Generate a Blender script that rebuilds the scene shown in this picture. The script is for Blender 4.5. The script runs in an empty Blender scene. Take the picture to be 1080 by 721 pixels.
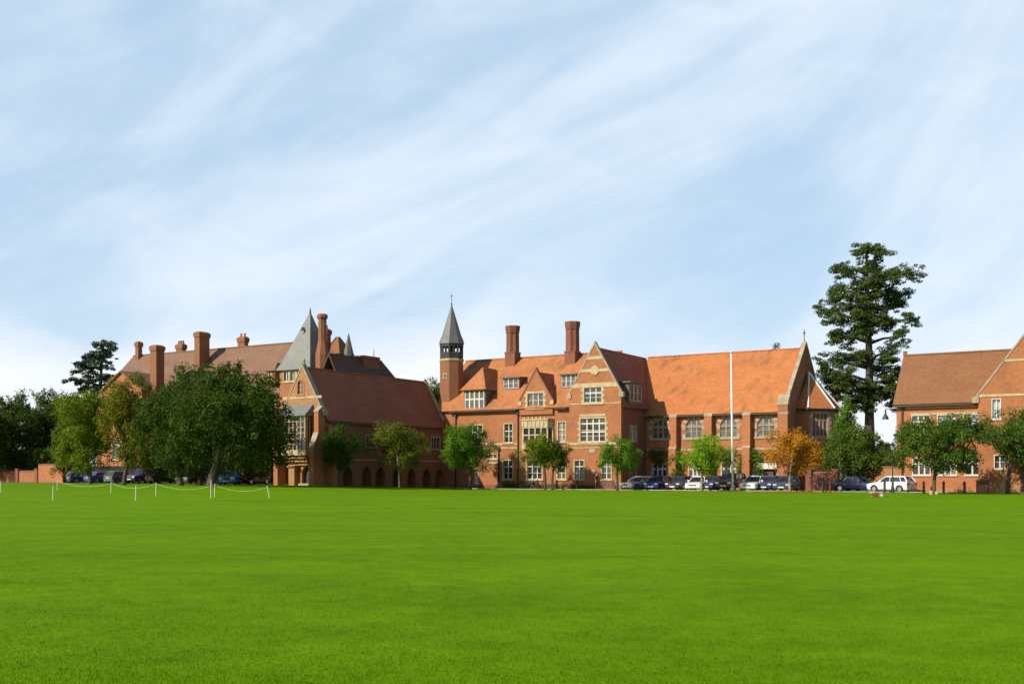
import bpy, bmesh, math, random
import numpy as np
from mathutils import Vector, Matrix

R = math.radians
scene = bpy.context.scene
COL = scene.collection

# ---------------------------------------------------------------- camera, sky, sun, exposure
F, CU, HV, EYE = 1150.0, 540.0, 500.0, 1.6
ANG = R(31.0)
SN, CS = math.sin(ANG), math.cos(ANG)

cam = bpy.data.cameras.new("camera")
cam.sensor_width = 36.0
cam.lens = F / 1080.0 * 36.0
cam.shift_y = (HV - 360.5) / 1080.0
cam.clip_start, cam.clip_end = 0.2, 6000.0
cam_o = bpy.data.objects.new("camera", cam)
COL.objects.link(cam_o)
cam_o.location = (0, 0, EYE)
cam_o.rotation_euler = (R(90), 0, 0)
scene.camera = cam_o

SUN_EL, SUN_SIDE = R(34.0), R(26.0)
sh = (-SN * math.cos(SUN_SIDE) - CS * math.sin(SUN_SIDE), -CS * math.cos(SUN_SIDE) + SN * math.sin(SUN_SIDE))
sun_dir = Vector((sh[0] * math.cos(SUN_EL), sh[1] * math.cos(SUN_EL), math.sin(SUN_EL)))
sun = bpy.data.lights.new("sun", 'SUN')
sun.energy = 5.0
sun.angle = R(0.55)
sun.color = (1.0, 0.93, 0.80)
sun_o = bpy.data.objects.new("sun", sun)
COL.objects.link(sun_o)
sun_o.rotation_euler = sun_dir.to_track_quat('Z', 'Y').to_euler()
sun_o.location = (-60, -30, 60)

scene.view_settings.view_transform = 'Standard'
scene.view_settings.look = 'None'
scene.view_settings.exposure = 0.12
scene.view_settings.gamma = 1.0
scene.view_settings.use_curve_mapping = False

SKY_STRENGTH = 0.11


def build_world():
    w = bpy.data.worlds.new("World")
    scene.world = w
    w.use_nodes = True
    nt = w.node_tree
    N, L = nt.nodes, nt.links
    N.clear()
    out = N.new('ShaderNodeOutputWorld')
    bg = N.new('ShaderNodeBackground')
    bg.inputs['Strength'].default_value = SKY_STRENGTH
    L.new(bg.outputs[0], out.inputs[0])
    sky = N.new('ShaderNodeTexSky')
    sky.sky_type = 'NISHITA'
    sky.sun_disc = False
    sky.sun_elevation = SUN_EL
    sky.sun_rotation = math.atan2(sun_dir.x, sun_dir.y)
    sky.air_density = 1.0
    sky.dust_density = 0.6
    sky.ozone_density = 1.6
    tc = N.new('ShaderNodeTexCoord')
    sep = N.new('ShaderNodeSeparateXYZ')
    L.new(tc.outputs['Generated'], sep.inputs[0])

    def math_(op, a, b=None, clamp=False):
        n = N.new('ShaderNodeMath')
        n.operation = op
        n.use_clamp = clamp
        for i, x in enumerate((a, b)):
            if x is None:
                continue
            if isinstance(x, (int, float)):
                n.inputs[i].default_value = x
            else:
                L.new(x, n.inputs[i])
        return n.outputs[0]

    def smooth(x, a, b):
        n = N.new('ShaderNodeMapRange')
        n.interpolation_type = 'SMOOTHSTEP'
        L.new(x, n.inputs[0])
        n.inputs[1].default_value, n.inputs[2].default_value = a, b
        return n.outputs[0]

    def noise(vec, scale, detail, rough, dist, ofs=(0, 0, 0), rot=0.0, sc=(1, 1, 1)):
        m0 = N.new('ShaderNodeMapping')
        m0.inputs['Rotation'].default_value = (0, 0, rot)
        L.new(vec, m0.inputs[0])
        m = N.new('ShaderNodeMapping')
        m.inputs['Location'].default_value = ofs
        m.inputs['Scale'].default_value = sc
        L.new(m0.outputs[0], m.inputs[0])
        n = N.new('ShaderNodeTexNoise')
        n.inputs['Scale'].default_value = scale
        n.inputs['Detail'].default_value = detail
        n.inputs['Roughness'].default_value = rough
        n.inputs['Distortion'].default_value = dist
        L.new(m.outputs[0], n.inputs['Vector'])
        return n.outputs['Fac']

    zc = math_('MAXIMUM', sep.outputs[2], 0.0)
    den = math_('ADD', zc, 0.10)
    px = math_('DIVIDE', sep.outputs[0], den)
    py = math_('DIVIDE', sep.outputs[1], den)
    comb = N.new('ShaderNodeCombineXYZ')
    L.new(px, comb.inputs[0])
    L.new(py, comb.inputs[1])
    P = comb.outputs[0]
    # wide veils of cirrus, then finer combed streaks, slanting up to one side
    az = N.new('ShaderNodeCombineXYZ')
    azi = math_('ARCTAN2', sep.outputs[0], sep.outputs[1])
    L.new(azi, az.inputs[0])
    L.new(math_('MULTIPLY', sep.outputs[2], 2.5), az.inputs[1])
    A = az.outputs[0]
    veil = noise(A, 1.0, 4.0, 0.52, 1.2, (2.35, 0.9, 0), R(-56), (1.5, 3.6, 1))
    streak = noise(A, 1.0, 9.0, 0.64, 1.6, (5.3, 3.1, 0), R(-50), (2.2, 8.0, 1))
    fan = noise(A, 1.0, 8.0, 0.62, 1.2, (1.3, 6.1, 0), R(48), (2.4, 7.0, 1))
    flat = noise(A, 1.0, 8.0, 0.6, 0.8, (7.3, 4.1, 0), R(-14), (2.0, 8.0, 1))
    cir = math_('MULTIPLY', smooth(veil, 0.32, 0.66), 0.62)
    cir = math_('ADD', cir, math_('MULTIPLY', smooth(streak, 0.38, 0.82), 0.20), True)
    cir = math_('ADD', cir, math_('MULTIPLY', smooth(fan, 0.46, 0.78), 0.16), True)
    cir = math_('ADD', cir, math_('MULTIPLY', smooth(flat, 0.42, 0.80), 0.10), True)
    cir = math_('ADD', math_('MULTIPLY', cir, 0.90), 0.07, True)
    # unseen sky overhead and behind the camera is cleared to deepen shade
    clear = math_('MULTIPLY', smooth(sep.outputs[2], 0.75, 0.36), smooth(sep.outputs[1], -0.25, 0.65))
    cir = math_('MULTIPLY', cir, clear)
    # the cumulus bank low over the horizon
    edge = noise(az.outputs[0], 6.0, 7.0, 0.6, 0.2, (0.3, 0.2, 0))
    edge2 = noise(az.outputs[0], 1.6, 2.0, 0.5, 0.0, (4.6, 1.2, 0))
    lim = math_('ADD', math_('MULTIPLY', math_('SUBTRACT', edge, 0.5), 0.10), math_('MULTIPLY', math_('SUBTRACT', edge2, 0.5), 0.15))
    h = math_('SUBTRACT', math_('ADD', lim, 0.098), sep.outputs[2])
    bank = smooth(h, -0.010, 0.028)
    bank = math_('MULTIPLY', bank, math_('MULTIPLY', smooth(sep.outputs[1], -0.25, 0.65), 0.72))
    # everything whitens towards the horizon
    low = smooth(sep.outputs[2], 0.20, 0.0)
    cir = math_('ADD', cir, math_('MULTIPLY', low, 0.46), True)
    lit = noise(az.outputs[0], 9.0, 4.0, 0.55, 0.3, (1.3, 2.2, 0))
    cc = N.new('ShaderNodeMix')
    cc.data_type = 'RGBA'
    L.new(smooth(lit, 0.3, 0.7), cc.inputs[0])
    cc.inputs[6].default_value = (7.6, 8.0, 8.6, 1)
    cc.inputs[7].default_value = (8.6, 8.7, 8.9, 1)
    mx = N.new('ShaderNodeMix')
    mx.data_type = 'RGBA'
    L.new(cir, mx.inputs[0])
    air = N.new('ShaderNodeMix')
    air.data_type = 'RGBA'
    L.new(math_('MULTIPLY', clear, 0.74), air.inputs[0])
    L.new(sky.outputs[0], air.inputs[6])
    air.inputs[7].default_value = (4.4, 6.25, 8.1, 1)
    L.new(air.outputs[2], mx.inputs[6])
    mx.inputs[7].default_value = (7.3, 8.0, 8.9, 1)
    mx2 = N.new('ShaderNodeMix')
    mx2.data_type = 'RGBA'
    L.new(bank, mx2.inputs[0])
    L.new(mx.outputs[2], mx2.inputs[6])
    L.new(cc.outputs[2], mx2.inputs[7])
    L.new(mx2.outputs[2], bg.inputs['Color'])


build_world()

# ---------------------------------------------------------------- measuring helpers
# school frame: x runs along the fronts, y runs back from the lawn, turned by ANG to the view


def to_world(x, y):
    return x * CS + y * SN, -x * SN + y * CS


def to_school(X, Y):
    return X * CS - Y * SN, X * SN + Y * CS


def on_front(u, v, yl):
    k = (u - CU) / F
    Y = yl / (k * SN + CS)
    return k * Y * CS - Y * SN, EYE + (HV - v) / F * Y


def on_side(u, v, xl):
    k = (u - CU) / F
    Y = xl / (k * CS - SN)
    return k * Y * SN + Y * CS, EYE + (HV - v) / F * Y


def sstep(x, a, b):
    t = min(1.0, max(0.0, (x - a) / (b - a)))
    return t * t * (3 - 2 * t)


def ground(X, Y):
    return 0.52 * sstep(-X, 3.0, 20.0) * sstep(Y, 45.0, 104.0)


def at(u, Y):
    X = (u - CU) / F * Y
    return X, Y, ground(X, Y)


def at_base(u, v):
    Y = 40.0
    while Y < 250:
        X = (u - CU) / F * Y
        if EYE - (v - HV) / F * Y <= ground(X, Y):
            return X, Y, ground(X, Y)
        Y += 0.05
    return at(u, Y)


# ---------------------------------------------------------------- mesh helpers
class MB:
    def __init__(self):
        self.v, self.f, self.mi, self.ch = [], [], [], []

    def add(self, vs, fs, mi=0):
        b = len(self.v)
        self.ch.append((list(vs), list(fs)))
        self.v += [tuple(p) for p in vs]
        for q in fs:
            self.f.append([b + i for i in q])
            self.mi.append(mi)

    def box(self, x0, x1, y0, y1, z0, z1, mi=0):
        self.add([(x, y, z) for z in (z0, z1) for y in (y0, y1) for x in (x0, x1)],
                 [(0, 2, 3, 1), (4, 5, 7, 6), (0, 1, 5, 4), (2, 6, 7, 3), (0, 4, 6, 2), (1, 3, 7, 5)], mi)

    def extrude(self, a, b, mi=0):
        n = len(a)
        self.add(list(a) + list(b), [list(range(n))[::-1], list(range(n, 2 * n))] +
                 [(i, (i + 1) % n, n + (i + 1) % n, n + i) for i in range(n)], mi)

    def slab(self, pts, th, mi=0):
        p = [Vector(q) for q in pts]
        n = (p[1] - p[0]).cross(p[2] - p[0]).normalized()
        if n.z < 0:
            n = -n
        self.extrude([q - n * th for q in p], p, mi)

    def fbox(self, fc, a0, a1, z0, z1, o0, o1, mi=0):
        self.fpoly(fc, [(a0, z0), (a1, z0), (a1, z1), (a0, z1)], o0, o1, mi)

    def fpoly(self, fc, pts, o0, o1, mi=0):
        self.extrude([fp(fc, a, z, o0) for a, z in pts], [fp(fc, a, z, o1) for a, z in pts], mi)

    def ring(self, fc, inner, outer, o0, o1, mi=0):
        n = len(inner)
        vs = [fp(fc, a, z, o) for o in (o0, o1) for pl in (inner, outer) for a, z in pl]
        fs = []
        for i in range(n):
            j = (i + 1) % n
            fs += [(i, j, n + j, n + i), (2 * n + i, 3 * n + i, 3 * n + j, 2 * n + j),
                   (i, 2 * n + i, 2 * n + j, j), (n + i, n + j, 3 * n + j, 3 * n + i)]
        self.add(vs, fs, mi)

    def tube(self, pts, rad, seg=8, caps=True, mi=0):
        pts = [Vector(p) for p in pts]
        rs = rad if isinstance(rad, (list, tuple)) else [rad] * len(pts)
        rings = []
        for i, p in enumerate(pts):
            d = (pts[min(i + 1, len(pts) - 1)] - pts[max(i - 1, 0)]).normalized()
            a = Vector((1, 0, 0)) if abs(d.x) < 0.8 else Vector((0, 1, 0))
            s1 = d.cross(a).normalized()
            s2 = d.cross(s1)
            rings.append([p + (s1 * math.cos(2 * math.pi * k / seg) + s2 * math.sin(2 * math.pi * k / seg)) * rs[i] for k in range(seg)])
        vs = [q for r in rings for q in r]
        fs = []
        for i in range(len(rings) - 1):
            for k in range(seg):
                fs.append((i * seg + k, i * seg + (k + 1) % seg, (i + 1) * seg + (k + 1) % seg, (i + 1) * seg + k))
        if caps:
            fs += [list(range(seg))[::-1], [(len(rings) - 1) * seg + k for k in range(seg)]]
        self.add(vs, fs, mi)

    def ngon(self, cx, cy, prof, n, rot=0.0, star=0.0, mi=0):
        vs, fs = [], []
        for r, z in prof:
            for k in range(n):
                t = rot + 2 * math.pi * k / n
                q = max(r, 0.004) * (1 - (star if k % 2 else 0))
                vs.append((cx + q * math.cos(t), cy + q * math.sin(t), z))
        for i in range(len(prof) - 1):
            for k in range(n):
                fs.append((i * n + k, i * n + (k + 1) % n, (i + 1) * n + (k + 1) % n, (i + 1) * n + k))
        fs += [list(range(n))[::-1], [(len(prof) - 1) * n + k for k in range(n)]]
        self.add(vs, fs, mi)

    def mesh(self, name, mats, ofs=(0, 0, 0), smooth=False):
        me = bpy.data.meshes.new(name)
        ox, oy, oz = ofs
        me.from_pydata([(x - ox, y - oy, z - oz) for x, y, z in self.v], [], self.f)
        for m in (mats if isinstance(mats, (list, tuple)) else [mats]):
            me.materials.append(m)
        for p, i in zip(me.polygons, self.mi):
            p.material_index = i
        bm = bmesh.new()
        bm.from_mesh(me)
        bmesh.ops.recalc_face_normals(bm, faces=bm.faces)
        bm.to_mesh(me)
        bm.free()
        if smooth:
            for p in me.polygons:
                p.use_smooth = True
        me.update()
        return me

    def build(self, name, mats, parent=None, ofs=(0, 0, 0), smooth=False):
        o = bpy.data.objects.new(name, self.mesh(name, mats, ofs, smooth))
        COL.objects.link(o)
        if parent:
            o.parent = parent
        return o


def fp(fc, a, z, o):
    (ox, oy), (tx, ty), (nx, ny) = fc
    return (ox + tx * a + nx * o, oy + ty * a + ny * o, z)


def front(y):
    return ((0, y), (1, 0), (0, -1))


def side(x):
    return ((x, 0), (0, 1), (1, 0))


def tag(o, label, cat, group=None, kind=None):
    o['label'] = label
    o['category'] = cat
    if group:
        o['group'] = group
    if kind:
        o['kind'] = kind
    return o


def empty(name, loc, rz=0.0):
    o = bpy.data.objects.new(name, None)
    o.empty_display_size = 0.5
    COL.objects.link(o)
    o.location = loc
    o.rotation_euler = (0, 0, rz)
    return o


def kids(o):
    return [c for c in bpy.data.objects if c.parent == o]


def copy_tree(o, parent=None, skip=()):
    c = o.copy()
    COL.objects.link(c)
    c.parent = parent
    for ch in kids(o):
        if ch.name.split('.')[0] in skip:
            continue
        copy_tree(ch, c)
    return c


def evaluate(o):
    bpy.context.view_layer.update()
    dg = bpy.context.evaluated_depsgraph_get()
    return bpy.data.meshes.new_from_object(o.evaluated_get(dg))


def carve(o, cutter_mb, ofs=(0, 0, 0)):
    """cut openings out of a solid for good"""
    if not cutter_mb.f:
        return
    cm = bpy.data.objects.new("cut", cutter_mb.mesh("cut", o.data.materials[0], ofs))
    COL.objects.link(cm)
    cm.parent = o.parent
    md = o.modifiers.new("cut", 'BOOLEAN')
    md.operation = 'DIFFERENCE'
    md.solver = 'EXACT'
    md.object = cm
    me = evaluate(o)
    o.modifiers.clear()
    old = o.data
    o.data = me
    bpy.data.objects.remove(cm)
    bpy.data.meshes.remove(old)


# ---------------------------------------------------------------- materials
def new_mat(name):
    m = bpy.data.materials.new(name)
    m.use_nodes = True
    nt = m.node_tree
    b = nt.nodes['Principled BSDF']
    return m, nt.nodes, nt.links, b


def ramp(N, L, fac, stops):
    r = N.new('ShaderNodeValToRGB')
    els = r.color_ramp.elements
    while len(els) < len(stops):
        els.new(0.5)
    for e, (p, c) in zip(els, stops):
        e.position = p
        e.color = (*c, 1)
    L.new(fac, r.inputs[0])
    return r.outputs[0]


def nz(N, L, vec, scale, detail=4.0, rough=0.55, dist=0.0):
    n = N.new('ShaderNodeTexNoise')
    n.inputs['Scale'].default_value = scale
    n.inputs['Detail'].default_value = detail
    n.inputs['Roughness'].default_value = rough
    n.inputs['Distortion'].default_value = dist
    L.new(vec, n.inputs['Vector'])
    return n.outputs['Fac']


def mixc(N, L, fac, a, b, mode='MIX'):
    m = N.new('ShaderNodeMix')
    m.data_type = 'RGBA'
    m.blend_type = mode
    for i, x in ((0, fac), (6, a), (7, b)):
        if isinstance(x, (int, float)):
            m.inputs[i].default_value = x
        elif isinstance(x, tuple):
            m.inputs[i].default_value = (*x, 1)
        else:
            L.new(x, m.inputs[i])
    return m.outputs[2]


def plain(name, col, rough=0.6, metal=0.0, var=0.12, scale=2.0, coat=0.0):
    m, N, L, b = new_mat(name)
    tc = N.new('ShaderNodeTexCoord')
    n = nz(N, L, tc.outputs['Object'], scale, 5)
    dark = tuple(c * (1 - var) for c in col)
    lite = tuple(min(1, c * (1 + var)) for c in col)
    L.new(ramp(N, L, n, [(0.3, dark), (0.7, lite)]), b.inputs['Base Color'])
    b.inputs['Roughness'].default_value = rough
    b.inputs['Metallic'].default_value = metal
    b.inputs['Coat Weight'].default_value = coat
    return m


def brick_mat(name, c1, c2, mortar, patch, bw=0.225, bh=0.075, patch_amt=0.6, rough=0.85, bump=0.25, streak=None):
    m, N, L, b = new_mat(name)
    tc = N.new('ShaderNodeTexCoord')
    sep = N.new('ShaderNodeSeparateXYZ')
    L.new(tc.outputs['Object'], sep.inputs[0])
    ad = N.new('ShaderNodeMath')
    ad.operation = 'ADD'
    L.new(sep.outputs[0], ad.inputs[0])
    L.new(sep.outputs[1], ad.inputs[1])
    cb = N.new('ShaderNodeCombineXYZ')
    L.new(ad.outputs[0], cb.inputs[0])
    L.new(sep.outputs[2], cb.inputs[1])
    br = N.new('ShaderNodeTexBrick')
    br.inputs['Color1'].default_value = (*c1, 1)
    br.inputs['Color2'].default_value = (*c2, 1)
    br.inputs['Mortar'].default_value = (*mortar, 1)
    br.inputs['Scale'].default_value = 1.0
    br.inputs['Brick Width'].default_value = bw
    br.inputs['Row Height'].default_value = bh
    br.inputs['Mortar Size'].default_value = 0.006
    br.inputs['Bias'].default_value = -0.1
    L.new(cb.outputs[0], br.inputs['Vector'])
    big = nz(N, L, tc.outputs['Object'], 0.35, 6, 0.6)
    fine = nz(N, L, tc.outputs['Object'], 3.2, 5, 0.65)
    col = mixc(N, L, ramp(N, L, big, [(0.38, (0, 0, 0)), (0.72, (patch_amt,) * 3)]), br.outputs[0], patch)
    tone = ramp(N, L, fine, [(0.25, (0.80, 0.79, 0.78)), (0.75, (1.16, 1.14, 1.12))])
    col = mixc(N, L, 1.0, col, tone, 'MULTIPLY')
    mw = N.new('ShaderNodeMapping')
    mw.inputs['Scale'].default_value = (0.9, 0.30, 1) if bw > 0.2 else (0.25, 3.2, 1)
    L.new(cb.outputs[0], mw.inputs[0])
    wv = nz(N, L, mw.outputs[0], 1.0, 5, 0.65, 0.3)
    col = mixc(N, L, 1.0, col, ramp(N, L, wv, [(0.28, (0.86, 0.855, 0.85)), (0.55, (1.01, 1.01, 1.01)), (0.8, (1.07, 1.06, 1.04))]), 'MULTIPLY')
    if streak:
        scol, rot, scl, amt = streak
        mp = N.new('ShaderNodeMapping')
        mp.inputs['Scale'].default_value = scl
        m0 = N.new('ShaderNodeMapping')
        m0.inputs['Rotation'].default_value = (0, 0, rot)
        L.new(cb.outputs[0], m0.inputs[0])
        L.new(m0.outputs[0], mp.inputs[0])
        s1 = nz(N, L, mp.outputs[0], 1.0, 5, 0.6, 0.4)
        s2 = nz(N, L, cb.outputs[0], 0.22, 2, 0.5)
        mu = N.new('ShaderNodeMath')
        mu.operation = 'MULTIPLY'
        L.new(ramp(N, L, s1, [(0.50, (0, 0, 0)), (0.62, (1, 1, 1))]), mu.inputs[0])
        L.new(ramp(N, L, s2, [(0.42, (0, 0, 0)), (0.56, (amt,) * 3)]), mu.inputs[1])
        col = mixc(N, L, mu.outputs[0], col, scol)
    L.new(col, b.inputs['Base Color'])
    b.inputs['Roughness'].default_value = rough
    bp = N.new('ShaderNodeBump')
    bp.inputs['Strength'].default_value = bump
    bp.inputs['Distance'].default_value = 0.02
    L.new(br.outputs['Fac'], bp.inputs['Height'])
    bp.invert = True
    L.new(bp.outputs[0], b.inputs['Normal'])
    return m


def leaf_mat(name, stops, hue_noise=0.7, trans=0.25, spec=0.10):
    m, N, L, b = new_mat(name)
    g = N.new('ShaderNodeNewGeometry')
    tc = N.new('ShaderNodeTexCoord')
    big = nz(N, L, tc.outputs['Object'], hue_noise, 3, 0.55)
    ad = N.new('ShaderNodeMath')
    ad.operation = 'MULTIPLY_ADD'
    L.new(g.outputs['Random Per Island'], ad.inputs[0])
    ad.inputs[1].default_value = 0.55
    sb = N.new('ShaderNodeMath')
    sb.operation = 'MULTIPLY_ADD'
    L.new(big, sb.inputs[0])
    sb.inputs[1].default_value = 1.3
    sb.inputs[2].default_value = -0.42
    L.new(sb.outputs[0], ad.inputs[2])
    col = ramp(N, L, ad.outputs[0], stops)
    L.new(col, b.inputs['Base Color'])
    b.inputs['Roughness'].default_value = 0.65
    b.inputs['Specular IOR Level'].default_value = spec
    t = N.new('ShaderNodeBsdfTranslucent')
    L.new(mixc(N, L, 1.0, col, (1.5, 1.5, 0.6), 'MULTIPLY'), t.inputs['Color'])
    mx = N.new('ShaderNodeMixShader')
    mx.inputs[0].default_value = trans
    L.new(b.outputs[0], mx.inputs[1])
    L.new(t.outputs[0], mx.inputs[2])
    L.new(mx.outputs[0], N['Material Output'].inputs['Surface'])
    return m


M = {}
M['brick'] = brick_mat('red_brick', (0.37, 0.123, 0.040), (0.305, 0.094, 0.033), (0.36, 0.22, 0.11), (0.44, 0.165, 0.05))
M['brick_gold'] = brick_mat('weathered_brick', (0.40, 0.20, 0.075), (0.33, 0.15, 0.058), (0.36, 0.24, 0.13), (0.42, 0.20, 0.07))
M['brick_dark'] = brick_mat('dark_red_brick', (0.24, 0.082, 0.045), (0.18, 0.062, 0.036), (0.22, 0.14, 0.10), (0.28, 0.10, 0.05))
M['brick_brown'] = brick_mat('shaded_brown_brick', (0.29, 0.106, 0.044), (0.235, 0.084, 0.036), (0.25, 0.145, 0.08), (0.25, 0.11, 0.047))
M['brick_stack'] = brick_mat('chimney_brick', (0.26, 0.085, 0.040), (0.20, 0.068, 0.036), (0.24, 0.14, 0.08), (0.16, 0.065, 0.04))
M['brick_pier'] = brick_mat('bright_brick', (0.42, 0.136, 0.046), (0.365, 0.110, 0.038), (0.40, 0.24, 0.12), (0.47, 0.17, 0.055))
M['tile'] = brick_mat('orange_roof_tiles', (0.47, 0.165, 0.048), (0.40, 0.135, 0.042), (0.26, 0.10, 0.04), (0.52, 0.21, 0.065), 0.17, 0.09, 0.7, 0.8, 0.5,
                      ((0.17, 0.09, 0.04), R(-34), (0.40, 1.6, 1), 0.7))
M['tile_hall'] = brick_mat('bright_orange_roof_tiles', (0.54, 0.180, 0.045), (0.46, 0.142, 0.038), (0.28, 0.10, 0.04), (0.54, 0.20, 0.055), 0.17, 0.09, 0.7, 0.8, 0.5,
                           ((0.17, 0.09, 0.035), R(-34), (0.40, 1.7, 1), 0.62))
M['tile_red'] = brick_mat('dark_red_roof_tiles', (0.34, 0.102, 0.056), (0.28, 0.082, 0.045), (0.15, 0.055, 0.035), (0.37, 0.128, 0.066), 0.17, 0.09, 0.7, 0.85, 0.5)
M['tile_brown'] = brick_mat('brown_roof_tiles', (0.275, 0.113, 0.043), (0.225, 0.090, 0.036), (0.17, 0.08, 0.04), (0.29, 0.135, 0.048), 0.17, 0.09, 0.6, 0.85, 0.5)
M['tile_mauve'] = brick_mat('faded_roof_tiles', (0.24, 0.128, 0.072), (0.195, 0.10, 0.058), (0.14, 0.08, 0.06), (0.27, 0.15, 0.082), 0.17, 0.09, 0.7, 0.85, 0.5)
M['tile_shaded'] = brick_mat('shaded_roof_tiles', (0.105, 0.055, 0.042), (0.085, 0.045, 0.036), (0.06, 0.035, 0.03), (0.12, 0.066, 0.05), 0.17, 0.09, 0.6, 0.85, 0.4)  # tiles darkened to paint in the shade of the rear slope
M['slate'] = brick_mat('grey_slate', (0.175, 0.185, 0.165), (0.145, 0.155, 0.145), (0.13, 0.13, 0.13), (0.25, 0.25, 0.21), 0.3, 0.16, 0.6, 0.55, 0.4)
M['spire_slate'] = brick_mat('spire_slate', (0.13, 0.13, 0.125), (0.10, 0.10, 0.10), (0.07, 0.07, 0.07), (0.16, 0.155, 0.14), 0.2, 0.14, 0.6, 0.5, 0.4)
M['stone'] = plain('cream_stone', (0.47, 0.36, 0.205), 0.85, var=0.22, scale=1.6)
M['stone_grey'] = plain('weathered_stone', (0.36, 0.29, 0.20), 0.9, var=0.25, scale=1.5)
M['white'] = plain('white_paint', (0.64, 0.60, 0.51), 0.6, var=0.10)
M['white_gloss'] = plain('white_gloss_paint', (0.80, 0.79, 0.76), 0.4, var=0.04)
M['dark'] = plain('dark_iron', (0.03, 0.028, 0.028), 0.5, var=0.2)
M['lead'] = plain('lead', (0.10, 0.09, 0.085), 0.6, var=0.2)
M['timber'] = plain('black_timber', (0.035, 0.032, 0.032), 0.7, var=0.3)
M['wood'] = plain('dark_wood', (0.09, 0.045, 0.03), 0.7, var=0.3, scale=4)
M['fence'] = plain('shade_darkened_boards', (0.020, 0.014, 0.011), 0.9, var=0.35, scale=3)  # near-black colour carries the tree shade over these boards
M['post_red'] = plain('maroon_paint', (0.11, 0.03, 0.028), 0.5, var=0.2)
M['bark'] = plain('bark', (0.085, 0.062, 0.045), 0.95, var=0.4, scale=5)
M['bark_pale'] = plain('pale_bark', (0.24, 0.20, 0.14), 0.9, var=0.35, scale=5)
M['rope'] = plain('rope', (0.62, 0.58, 0.46), 0.9, var=0.1, scale=8)
M['chrome'] = plain('bright_metal', (0.6, 0.6, 0.62), 0.25, 0.9, 0.05)
M['tyre'] = plain('rubber', (0.02, 0.02, 0.02), 0.85, var=0.2)
M['plate'] = plain('plate_white', (0.75, 0.75, 0.70), 0.5, var=0.03)
M['plate_y'] = plain('plate_yellow', (0.75, 0.55, 0.06), 0.5, var=0.03)
M['lamp_red'] = plain('red_lens', (0.35, 0.015, 0.012), 0.2, var=0.1)
M['lamp_clear'] = plain('clear_lens', (0.72, 0.74, 0.76), 0.1, 0.3, 0.04)


def glass(name, col, rough=0.06, spec=0.9):
    m, N, L, b = new_mat(name)
    tc = N.new('ShaderNodeTexCoord')
    n = nz(N, L, tc.outputs['Object'], 1.3, 2)
    L.new(ramp(N, L, n, [(0.35, tuple(c * 0.5 for c in col)), (0.65, tuple(c * 1.6 for c in col))]), b.inputs['Base Color'])
    b.inputs['Roughness'].default_value = rough
    b.inputs['Specular IOR Level'].default_value = spec
    return m


M['glass'] = glass('window_glass', (0.035, 0.035, 0.034))
M['glass_pale'] = glass('pale_blue_glass', (0.30, 0.34, 0.42), 0.12)  # pale bluish tint over the whole pane
M['glass_blind'] = glass('half_drawn_blind', (0.20, 0.18, 0.145), 0.12)
M['glass_mid'] = glass('mid_grey_glass', (0.075, 0.072, 0.066), 0.08)  # somewhat lighter grey tint than the standard panes
M['glass_car'] = glass('car_glass', (0.03, 0.033, 0.036), 0.04, 0.7)


def paint(name, col, metal=0.0):
    m, N, L, b = new_mat(name)
    tc = N.new('ShaderNodeTexCoord')
    n = nz(N, L, tc.outputs['Object'], 3.0, 4)
    L.new(ramp(N, L, n, [(0.3, tuple(c * 0.9 for c in col)), (0.7, col)]), b.inputs['Base Color'])
    b.inputs['Roughness'].default_value = 0.32
    b.inputs['Metallic'].default_value = metal
    b.inputs['Coat Weight'].default_value = 0.7
    b.inputs['Coat Roughness'].default_value = 0.06
    return m


PAINT = {'silver': paint('silver_paint', (0.50, 0.51, 0.52), 0.5), 'blue': paint('blue_paint', (0.03, 0.05, 0.28)),
         'navy': paint('navy_paint', (0.022, 0.032, 0.10)), 'black': paint('black_paint', (0.024, 0.024, 0.030)),
         'white': paint('white_car_paint', (0.75, 0.75, 0.73)), 'brown': paint('dark_brown_paint', (0.045, 0.03, 0.03)),
         'teal': paint('slate_blue_paint', (0.035, 0.07, 0.12)), 'bright': paint('bright_blue_paint', (0.035, 0.26, 0.85)),
         'grey': paint('grey_green_paint', (0.10, 0.14, 0.14)), 'maroon': paint('maroon_car_paint', (0.07, 0.02, 0.035))}

L_OAK = leaf_mat('dark_oak_leaves', [(0.1, (0.028, 0.053, 0.006)), (0.5, (0.048, 0.086, 0.009)), (0.95, (0.094, 0.140, 0.014))])
L_GREEN = leaf_mat('fresh_green_leaves', [(0.1, (0.055, 0.120, 0.010)), (0.5, (0.095, 0.20, 0.014)), (0.95, (0.17, 0.29, 0.02))])
L_MID = leaf_mat('mid_green_leaves', [(0.1, (0.045, 0.080, 0.012)), (0.5, (0.075, 0.135, 0.016)), (0.95, (0.16, 0.20, 0.03))])
L_DARK = leaf_mat('deep_green_leaves', [(0.1, (0.034, 0.060, 0.008)), (0.5, (0.058, 0.098, 0.011)), (0.95, (0.10, 0.14, 0.016))])
L_OLIVE = leaf_mat('olive_gold_leaves', [(0.1, (0.065, 0.085, 0.010)), (0.45, (0.12, 0.15, 0.016)), (0.75, (0.20, 0.20, 0.022)), (0.98, (0.27, 0.22, 0.03))])
L_LIMEDARK = leaf_mat('warm_green_leaves', [(0.1, (0.075, 0.105, 0.008)), (0.5, (0.135, 0.185, 0.012)), (0.95, (0.25, 0.29, 0.02))])
L_LIME = leaf_mat('yellow_green_leaves', [(0.1, (0.10, 0.19, 0.010)), (0.5, (0.19, 0.33, 0.012)), (0.95, (0.32, 0.44, 0.02))])
L_ORANGE = leaf_mat('orange_autumn_leaves', [(0.08, (0.16, 0.11, 0.012)), (0.35, (0.36, 0.17, 0.012)), (0.7, (0.50, 0.22, 0.015)), (0.97, (0.60, 0.34, 0.03))])
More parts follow.
